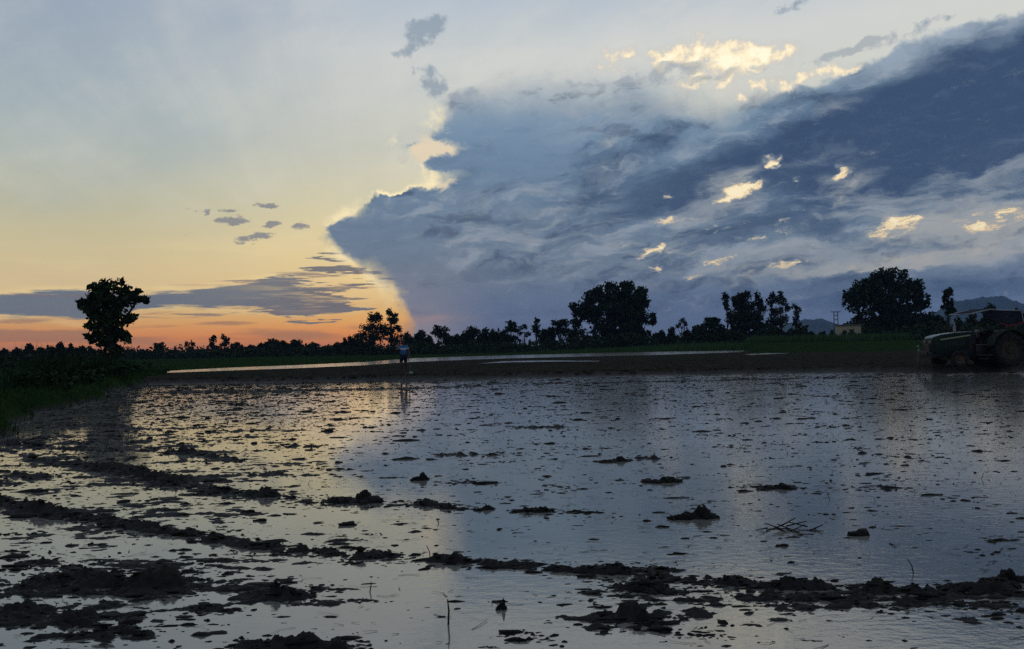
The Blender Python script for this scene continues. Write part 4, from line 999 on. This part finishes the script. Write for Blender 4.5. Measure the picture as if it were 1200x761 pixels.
def tractor():
    Y = 34.6; px = 1112; x0 = at_depth(px, 420, Y).x
    root = empty('tractor', (x0, Y, gz(x0 + 1, Y) + .0), R(5)); root.scale = (.95, .95, .95)
    tag(root, 'green farm tractor with pale striped bonnet and torn canopy, parked at the water edge', 'tractor')
    # bonnet: side profile swept across with narrowed top
    prof = [(-.98, .62), (-1.02, .98), (-.99, 1.26), (-.9, 1.37), (-.55, 1.46), (.1, 1.54), (.82, 1.58), (.82, .86), (.1, .80), (-.5, .66)]
    b = MB(); b.prism(prof, -.34, .34, .05); hood = b.build('bonnet', M_GREEN, root, True)
    b = MB(); b.prism([(-.97, 1.31), (-.9, 1.385), (-.55, 1.475), (.1, 1.555), (.84, 1.595), (.84, 1.53), (.1, 1.49), (-.55, 1.405)], -.30, .30, .02); b.build('bonnet_top', M_PALE, hood, True)
    for s in (-1, 1):
        b = MB(); y = .345*s; b.prism([(-.62, 1.27), (.82, 1.46), (.82, 1.40), (-.58, 1.22)], y - .008, y + .008); b.build('stripe', M_STRIPE, hood)
        b = MB(); b.box(-1.035, -.985, s*.2 - .09, s*.2 + .09, 1.08, 1.2, .015); b.build('headlight', M_GLASS, hood)
        b = MB()
        for k in range(7): b.box(-.35 + k*.13, -.27 + k*.13, s*.345 - .006, s*.345 + .006, .98, 1.16)
        b.build('side_grille', M_BLACK, hood)
    b = MB(); b.box(-1.045, -1.0, -.2, .2, .68, 1.05, .01)
    for k in range(6): b.box(-1.06, -1.04, -.19, .19, .70 + k*.055, .715 + k*.055)
    b.build('front_grille', M_BLACK, hood)
    b = MB(); b.box(-.6, 1.2, -.2, .2, .42, .9, .04); b.box(-.95, -.45, -.24, .24, .5, .68, .03); b.box(1.1, 2.6, -.32, .32, .48, 1.0, .06)
    b.rod((.1, -.2, .62), (.1, -.30, .62), .12); b.rod((.55, -.2, .6), (.55, -.3, .6), .09); b.build('chassis', M_BLACK, root, True)
    b = MB(); b.box(-1.18, -.95, -.3, .3, .5, .72, .03)
    for k in range(5): b.box(-1.24, -1.17, -.26 + k*.11, -.18 + k*.11, .46, .74, .015)
    b.build('front_weight', M_BLACK, root, True)
    b = MB(); b.box(-.06, .06, -.66, .66, .3, .44, .02); b.rod((0, 0, .4), (0, 0, .6), .09); b.build('front_axle', M_BLACK, root)
    b = MB(); b.rod((.18, -.2, 1.5), (.18, -.2, 2.02), .035); b.rod((.18, -.2, 1.6), (.18, -.2, 1.86), .06); b.rod((.18, -.2, 2.02), (.12, -.2, 2.1), .035); b.build('exhaust_pipe', M_STEEL, root, True)
    def wheel(name, x, y, r, w, lug, rim_mat):
        b = MB(); p = [(r*.60, -w*.42), (r*.72, -w*.5), (r*.9, -w*.5), (r*.965, -w*.38), (r*.975, 0), (r*.965, w*.38), (r*.9, w*.5), (r*.72, w*.5), (r*.60, w*.42)]
        b.lathe(p, n=36); t = b.build(name, M_TYRE, root, True); t.location = (x, y, r)
        b = MB()
        for k in range(lug*2):
            a = 2*math.pi*k/(lug*2); sg = 1 if k % 2 else -1
            mt = Matrix.Rotation(a, 4, 'Y') @ Matrix.Translation((0, sg*w*.24, r*.965)) @ Matrix.Rotation(sg*R(28), 4, 'Z')
            b.box(-r*.05, r*.05, -w*.27, w*.27, -.03, r*.045, mtx=mt)
        b.build('tread', M_TYRE, t)
        sd_ = -1 if y < 0 else 1
        b = MB(); b.lathe([(r*.62, sd_*w*.40), (r*.58, sd_*w*.44), (r*.52, sd_*w*.30), (r*.25, sd_*w*.22), (r*.22, sd_*w*.32), (.001, sd_*w*.34)], n=28)
        b.lathe([(r*.61, -sd_*w*.38), (r*.3, -sd_*w*.2), (.001, -sd_*w*.2)], n=28)
        for k in range(6):
            a = 2*math.pi*k/6; b.rod((r*.17*math.cos(a), sd_*w*.32, r*.17*math.sin(a)), (r*.17*math.cos(a), sd_*w*.37, r*.17*math.sin(a)), r*.03, n=6)
        b.build('rim', rim_mat, t, True)
    for s in (-1, 1):
        wheel('front_wheel', 0, s*.72, .37, .24, 14, M_RIM); wheel('rear_wheel', 2.28, s*.80, .76, .42, 16, M_DULL)
        # fender over the rear wheel
        b = MB(); n = 14; ro, ri = .90, .86; pts = []
        for k in range(n+1):
            a = R(168 - k*(168-10)/n); pts.append((2.28 + ro*math.cos(a), .76 + ro*math.sin(a)))
        for k in range(n, -1, -1):
            a = R(168 - k*(168-10)/n); pts.append((2.28 + ri*math.cos(a), .76 + ri*math.sin(a)))
        b.prism(pts, s*.80 - .25, s*.80 + .25); b.build('fender', M_FENDER, root)
        b = MB(); b.box(.95, 1.6, s*.62 - .2, s*.62 + .2, .50, .55, .01); b.box(1.0, 1.35, s*.62 - .16, s*.62 + .16, .34, .37); b.rod((1.02, s*.75, .5), (1.02, s*.75, .36), .015); b.build('step', M_DULL, root)
    b = MB(); b.rod((2.28, -.6, .76), (2.28, .6, .76), .11); b.build('rear_axle', M_BLACK, root)
    b = MB(); b.box(1.95, 2.4, -.24, .24, 1.12, 1.24, .05); b.box(2.36, 2.46, -.24, .24, 1.2, 1.62, .04); b.build('seat', M_BLACK, root, True)
    b = MB(); b.prism([(.84, 1.0), (.84, 1.58), (1.08, 1.60), (1.16, 1.0)], -.26, .26, .02); b.build('dashboard', M_BLACK, root, True)
    st = None
    b = MB(); n = 20; cx, cz, rr = 1.42, 1.62, .2; T = Matrix.Translation((cx, 0, cz)) @ Matrix.Rotation(R(-28), 4, 'Y')
    for k in range(n):
        a, a2 = 2*math.pi*k/n, 2*math.pi*(k+1)/n; b.rod(T @ Vector((rr*math.cos(a), rr*math.sin(a), 0)), T @ Vector((rr*math.cos(a2), rr*math.sin(a2), 0)), .014, n=6)
    for k in range(3):
        a = 2*math.pi*k/3; b.rod(T @ Vector((0, 0, 0)), T @ Vector((rr*math.cos(a), rr*math.sin(a), 0)), .01, n=6)
    b.rod(T @ Vector((0, 0, 0)), (1.08, 0, 1.4), .02); b.build('steering_wheel', M_BLACK, root, True)
    b = MB(); b.box(1.16, 1.30, -.30, -.16, 1.56, 1.68, .02); b.rod((1.22, -.23, 1.3), (1.22, -.23, 1.56), .012); b.build('side_mirror', M_HEM, root)
    # canopy: four posts, sagging tarp roof with pale hem, torn curtain on this side
    can = None
    top = [(.60, 2.44), (.98, 2.53), (1.45, 2.62), (2.0, 2.58), (2.55, 2.56), (3.0, 2.54)]
    b = MB(); rows_ = []
    for j in range(7):
        v = j/6*2 - 1; rows_.append([b.bm.verts.new((x + .05*math.sin(j*2.1 + i), v*.78, z - .05*(1 - v*v)*math.sin(i*1.3+1)**2 - .06*v*v)) for i, (x, z) in enumerate(top)])
    for r0, r1 in zip(rows_[:-1], rows_[1:]):
        for i in range(len(top)-1): b.bm.faces.new((r0[i], r0[i+1], r1[i+1], r1[i]))
    ext = bmesh.ops.solidify(b.bm, geom=b.bm.faces[:], thickness=.02)
    canopy = b.build('canopy', M_TARP, root, True)
    for (xx, zz) in ((.86, 2.37), (2.75, 2.44)):
        for yy in (-.62, .62):
            q_ = MB(); q_.rod((xx + .35*(xx < 1), yy*.8, 1.05), (xx, yy, zz), .02, n=8); q_.build('canopy_post', M_DULL, canopy)
    b = MB(); front = [(x + .05*math.sin(i), -.79, z - .06) for i, (x, z) in enumerate(top)]; backp = [(x + .05*math.sin(12.6 + i), .79, z - .06) for i, (x, z) in enumerate(top)]
    for L in (front, backp):
        for p, q in zip(L[:-1], L[1:]): b.rod(p, q, .028, n=8)
    b.rod(front[0], backp[0], .025, n=8); b.rod(front[-1], backp[-1], .025, n=8); b.rod(front[-1], (3.06, -.8, 1.95), .022, n=8); b.build('canopy_hem', M_HEM, canopy)
    b = MB(); cur_t = [(.95, 2.46), (1.3, 2.52), (1.7, 2.54), (2.2, 2.50), (2.6, 2.50), (3.0, 2.48)]; cur_b = [(1.12, 2.36), (1.5, 2.14), (1.9, 1.93), (2.3, 1.80), (2.7, 1.84), (3.05, 1.95)]
    ra = [b.bm.verts.new((x, -.785, z)) for x, z in cur_t]; rm = [b.bm.verts.new(((x+x2)/2, -.80 - .03*math.sin(i*2), (z+z2)/2)) for i, ((x, z), (x2, z2)) in enumerate(zip(cur_t, cur_b))]; rb = [b.bm.verts.new((x, -.80 + .03*math.sin(i*1.7), z)) for i, (x, z) in enumerate(cur_b)]
    for r0, r1 in ((ra, rm), (rm, rb)):
        for i in range(5): b.bm.faces.new((r0[i], r0[i+1], r1[i+1], r1[i]))
    bmesh.ops.solidify(b.bm, geom=b.bm.faces[:], thickness=.015); b.build('side_curtain', M_TARP, canopy, True)
    b = MB()
    for p, q in zip(cur_b[2:-1], cur_b[3:]): b.rod((p[0], -.81, p[1]), (q[0], -.81, q[1]), .035, n=8)
    b.build('red_trim', M_RED, canopy)
    b = MB(); b.rod((2.9, -.4, .55), (3.3, -.4, .5), .03); b.rod((2.9, .4, .55), (3.3, .4, .5), .03); b.box(2.6, 2.9, -.5, .5, .45, .6, .02); b.build('hitch', M_BLACK, root)
    return root
tractor()

def tiller():
    """rotary tiller hanging behind the tractor, mostly outside the frame"""
    Y = 34.9; x0 = at_depth(1205, 420, Y).x + .55
    root = empty('rotary_tiller', (x0, Y, gz(x0, Y)), R(5)); tag(root, 'muddy rotary tiller behind the tractor, cut by the frame edge', 'tiller')
    b = MB(); b.prism([(0, .35), (.05, .62), (.3, .72), (.62, .6), (.75, .35)], -.85, .85, .02); b.build('cover', M_RED, root, True)
    b = MB(); b.rod((.35, -.85, .32), (.35, .85, .32), .05); 
    for k in range(14):
        for q in range(4):
            a = q*math.pi/2 + k*.5; y = -.78 + k*.12; b.rod((.35, y, .32), (.35 + .27*math.cos(a), y + .03, .32 + .27*math.sin(a)), .018, n=6)
    b.build('tine_rotor', M_STEEL, root)
tiller()

def stake():
    p = at_depth(1075.5, 418, 35.8); z0 = gz(p.x, p.y)
    root = empty('stake', (p.x, p.y, z0)); tag(root, 'muddy wooden stake with a knotted rag standing just before the tractor nose', 'stake')
    b = MB(); b.rod((0, 0, -.1), (.02, 0, .45), .03, .028); b.rod((.02, 0, .44), (.03, 0, .86), .028, .024); b.build('post', M_MUD, root, True)
    V = lump(5, .05, .05, .06, .5); o = mesh_np('rag', np.concatenate([V + (.03, 0, .84), lump(6, .035, .035, .09, .5) + (.04, -.02, .66)]), np.concatenate([ICO_F, ICO_F + len(ICO_V)]), M_HEM, True, parent=root)
stake()

def shed():
    Y = 128; p = at_depth(994, 384, Y); z0 = gz(p.x, Y); 
    Y = 143; p = at_depth(994, 384, Y); z0 = gz(p.x, Y)
    M_WALL = mat('shed_wall', (.50, .42, .24), .9, .2, var=.18, vscale=1.5); M_ROOF = mat('shed_roof', (.16, .15, .13), .7, .3, var=.2)
    root = empty('shed', (p.x, Y, z0), R(-8)); tag(root, 'small pale flat roofed shed beside the wide domed tree', 'shed')
    w, h, d = 1.75, 2.75, 1.6
    b = MB(); b.box(-w, w, -d, d, -.2, h); wl = b.build('wall', M_WALL, root)
    b = MB(); b.box(-w - .18, w + .18, -d - .25, d + .18, h + .003, h + .14); b.build('roof', M_ROOF, root)
    b = MB(); b.box(-.25, .55, -d - .03, -d - .004, 0, 2.05); dr = b.build('door', M_BARK, root)
    b = MB(); b.rod((.45, -d - .06, 1.0), (.45, -d - .035, 1.0), .03); b.build('handle', M_STEEL, dr)
    b = MB(); b.box(-1.35, -.7, -d - .025, -d - .004, 1.2, 1.9); b.build('window', M_BLACK, root)
shed()

def power_pole():
    Y = 150; p = at_depth(979.5, 372, Y); z0 = gz(p.x, Y); M_P = mat('grey_pole', (.12, .115, .11), .8, .3)
    root = empty('power_pole', (p.x, Y, z0)); tag(root, 'thin two legged power pole with cross bars standing left of the pale shed', 'power pole')
    for s in (-1, 1):
        b = MB(); b.rod((s*.42, 0, -.3), (s*.34, 0, 5.6), .10, .075); b.build('leg', M_P, root, True)
    for k, z in enumerate((2.2, 3.1, 4.0, 4.8, 5.45)):
        b = MB(); e = .9 if k == 4 else .42; b.box(-e, e, -.05, .05, z - .06, z + .06); c = b.build('cross_bar', M_P, root)
        if k == 4:
            for q in (-.78, 0, .78):
                b = MB(); b.rod((q, 0, z + .06), (q, 0, z + .32), .05, .03); b.build('insulator', M_HEM, c)
power_pole()

# ------------------------------------------------------------------ the person on the dyke
def skin(name, verts, edges, radii, m, parent=None, root=0, levels=1):
    me = bpy.data.meshes.new(name); me.from_pydata(verts, edges, []); me.materials.append(m)
    o = bpy.data.objects.new(name, me); COL.objects.link(o)
    if parent: o.parent = parent
    md = o.modifiers.new('skin', 'SKIN'); md.use_smooth_shade = True
    lay = me.skin_vertices[0].data if len(me.skin_vertices) else None
    if lay is None:
        bpy.context.view_layer.objects.active = o; bpy.ops.mesh.customdata_skin_add(); lay = me.skin_vertices[0].data
    for i, r_ in enumerate(radii):
        lay[i].radius = (r_, r_) if not isinstance(r_, tuple) else r_; lay[i].use_root = (i == root)
    sb = o.modifiers.new('smooth', 'SUBSURF'); sb.levels = levels; sb.render_levels = levels
    return o
def person():
    Y = 40.6; px = 473; x0 = at_depth(px, 430, Y).x; z0 = gz(x0, Y)
    M_SKIN = mat('skin', (.09, .05, .033), .6, .3); M_SHORT = mat('dark_shorts', (.02, .025, .04), .9, .1, var=.2)
    M_HAIR = mat('hair', (.012, .010, .009), .6, .3)
    M_SHIRT = bpy.data.materials.new('blue_shirt'); M_SHIRT.use_nodes = True
    g = NG(M_SHIRT.node_tree); bs = g.n['Principled BSDF']; bs.inputs['Roughness'].default_value = .9; bs.inputs['Specular IOR Level'].default_value = .1
    z = g.sep(g.n.new('ShaderNodeTexCoord').outputs['Object'])[2]
    band = g.mul(g.step(z, 1.13, 1.14), g.step(z, 1.215, 1.205))
    g.l.new(g.mix(band, (.07, .17, .30), (.62, .66, .70)), bs.inputs['Base Color'])
    V, E_, Rr = [], [], []
    def v(p, r_, par=None):
        V.append(p); Rr.append(r_); i = len(V)-1
        if par is not None: E_.append((par, i))
        return i
    pel = v((0, 0, .86), (.135, .10)); bel = v((0, 0, 1.0), (.125, .095), pel); ch = v((0, .0, 1.17), (.15, .10), bel); nb = v((0, .0, 1.31), (.075, .065), ch)
    nk = v((0, -.01, 1.37), .048, nb); jaw = v((0, -.025, 1.42), .062, nk); hd = v((0, -.015, 1.495), (.078, .092), jaw); cr = v((0, -.005, 1.56), .062, hd)
    v((0, -.125, 1.475), .012, hd)                                     # nose
    for s in (-1, 1): v((s*.088, .0, 1.485), .013, hd)                 # ears
    for s, kx, kf, ax, ay in ((-1, -.10, -.06, -.12, -.03), (1, .10, .02, .13, .08)):
        hp = v((s*.085, 0, .80), .092, pel); kn = v((kx, kf, .45), .058, hp); cf = v((kx + (ax-kx)*.35, kf*.6 + ay*.4 + .02, .31), .054, kn); an = v((ax, ay, .075), .036, cf); v((ax + s*.01, ay - .09, .03), .036, an); v((ax + s*.015, ay - .17, .022), .026, len(V)-1)
    hands = []
    for s, el, wr in ((-1, (-.37, -.05, 1.13), (-.13, -.20, 1.16)), (1, (.27, .04, 1.04), (.30, -.07, .82))):
        sh = v((s*.175, 0, 1.275), .058, ch); e = v(el, .048, sh); w = v(wr, .034, e)
        d = (Vector(wr) - Vector(el)).normalized(); pm = Vector(wr) + d*.06; pi_ = v(tuple(pm), (.036, .02), w)
        side = d.cross(Vector((0, 1, 0))).normalized()
        for k, L in enumerate((.062, .072, .068, .052)):               # four fingers, slightly curled
            b0 = pm + d*.035 + side*(k - 1.5)*.019; a = v(tuple(b0), .009, pi_); b1 = v(tuple(b0 + d*L*.5 + Vector((0, -.012, 0))), .008, a); v(tuple(b0 + d*L*.8 + Vector((0, -.035, 0))), .007, b1)
        t0 = pm - d*.02 - side*.035; a = v(tuple(t0), .010, pi_); v(tuple(t0 + d*.04 - side*.018 + Vector((0, -.012, 0))), .008, a)
    body = skin('person', V, E_, Rr, M_SKIN)
    body.location = (x0, Y, z0 - .01); body.scale = (1.1, 1.1, 1.1); body.rotation_euler = (0, 0, R(-18))
    tag(body, 'person in a blue shirt with pale chest band and dark shorts, standing on the dyke', 'person')
    skin('shirt', [(0, 0, .78), (0, 0, .97), (0, 0, 1.17), (0, 0, 1.30), (-.175, 0, 1.275), (-.30, -.03, 1.19), (.175, 0, 1.275), (.235, .025, 1.13)],
         [(0, 1), (1, 2), (2, 3), (2, 4), (4, 5), (2, 6), (6, 7)], [(.165, .13), (.155, .12), (.17, .12), (.09, .08), .072, .066, .072, .066], M_SHIRT, body)
    skin('shorts', [(0, 0, .98), (0, 0, .83), (-.09, 0, .78), (-.10, -.045, .54), (.09, 0, .78), (.10, .012, .54)], [(0, 1), (1, 2), (2, 3), (1, 4), (4, 5)], [(.15, .115), (.15, .12), .112, .086, .112, .086], M_SHORT, body, root=1)
    q = ICO_V*np.array([.094, .105, .085]); q = q[:, :] + np.array([0, .004, 1.515]); keep = [f for f in ICO_F if not all(q[i][2] < 1.49 or (q[i][1] < -.045 and q[i][2] < 1.54) for i in f)]
    mesh_np('hair', q, np.array(keep), M_HAIR, True, parent=body)
    # hoe held upright beside the leg
    M_WOOD = mat('hoe_handle', (.22, .16, .10), .8, .2, var=.2); M_BLADE = mat('hoe_blade', (.55, .54, .50), .35, .6)
    ca, sa_ = math.cos(R(-18)), math.sin(R(-18))
    hx, hy = .31, -.13
    root = empty('hoe', (x0 + 1.1*(hx*ca - hy*sa_), Y + 1.1*(hx*sa_ + hy*ca), z0)); tag(root, 'long handled hoe with a pale blade, held upright beside the person', 'hoe')
    b = MB(); b.rod((0, 0, .93), (.10, -.02, .04), .015, .015); b.build('handle', M_WOOD, root, True)
    b = MB(); b.box(.04, .21, -.05, -.035, .0, .13, .004); b.rod((.10, -.05, .05), (.10, .0, .05), .022); b.build('blade', M_BLADE, root)
person()

# ------------------------------------------------------------------ evening air
def haze():
    b = MB(); b.box(-2950, 2950, -60, 3300, -9, 182)
    m = bpy.data.materials.new('evening_haze'); m.use_nodes = True; nt = m.node_tree; nt.nodes.clear()
    pv = nt.nodes.new('ShaderNodeVolumePrincipled'); out = nt.nodes.new('ShaderNodeOutputMaterial')
    pv.inputs['Color'].default_value = (.42, .62, 1.0, 1); pv.inputs['Density'].default_value = HAZE; pv.inputs['Anisotropy'].default_value = 0.0
    nt.links.new(pv.outputs[0], out.inputs['Volume'])
    tag(b.build('haze', m), kind='stuff')
HAZE = 0.00017
haze()
# ------------------------------------------------------------------ last sunlight: the sun is down behind the cloud band
sd = bpy.data.lights.new('sun', 'SUN'); so = bpy.data.objects.new('sun', sd); COL.objects.link(so)
sd.energy = .012; sd.angle = R(12); sd.color = (1.0, .72, .45)
dv = Vector((math.sin(SUN_AZ)*math.cos(SUN_EL), math.cos(SUN_AZ)*math.cos(SUN_EL), math.sin(SUN_EL)))
so.rotation_euler = dv.to_track_quat('Z', 'Y').to_euler(); so.location = (0, 0, 30)
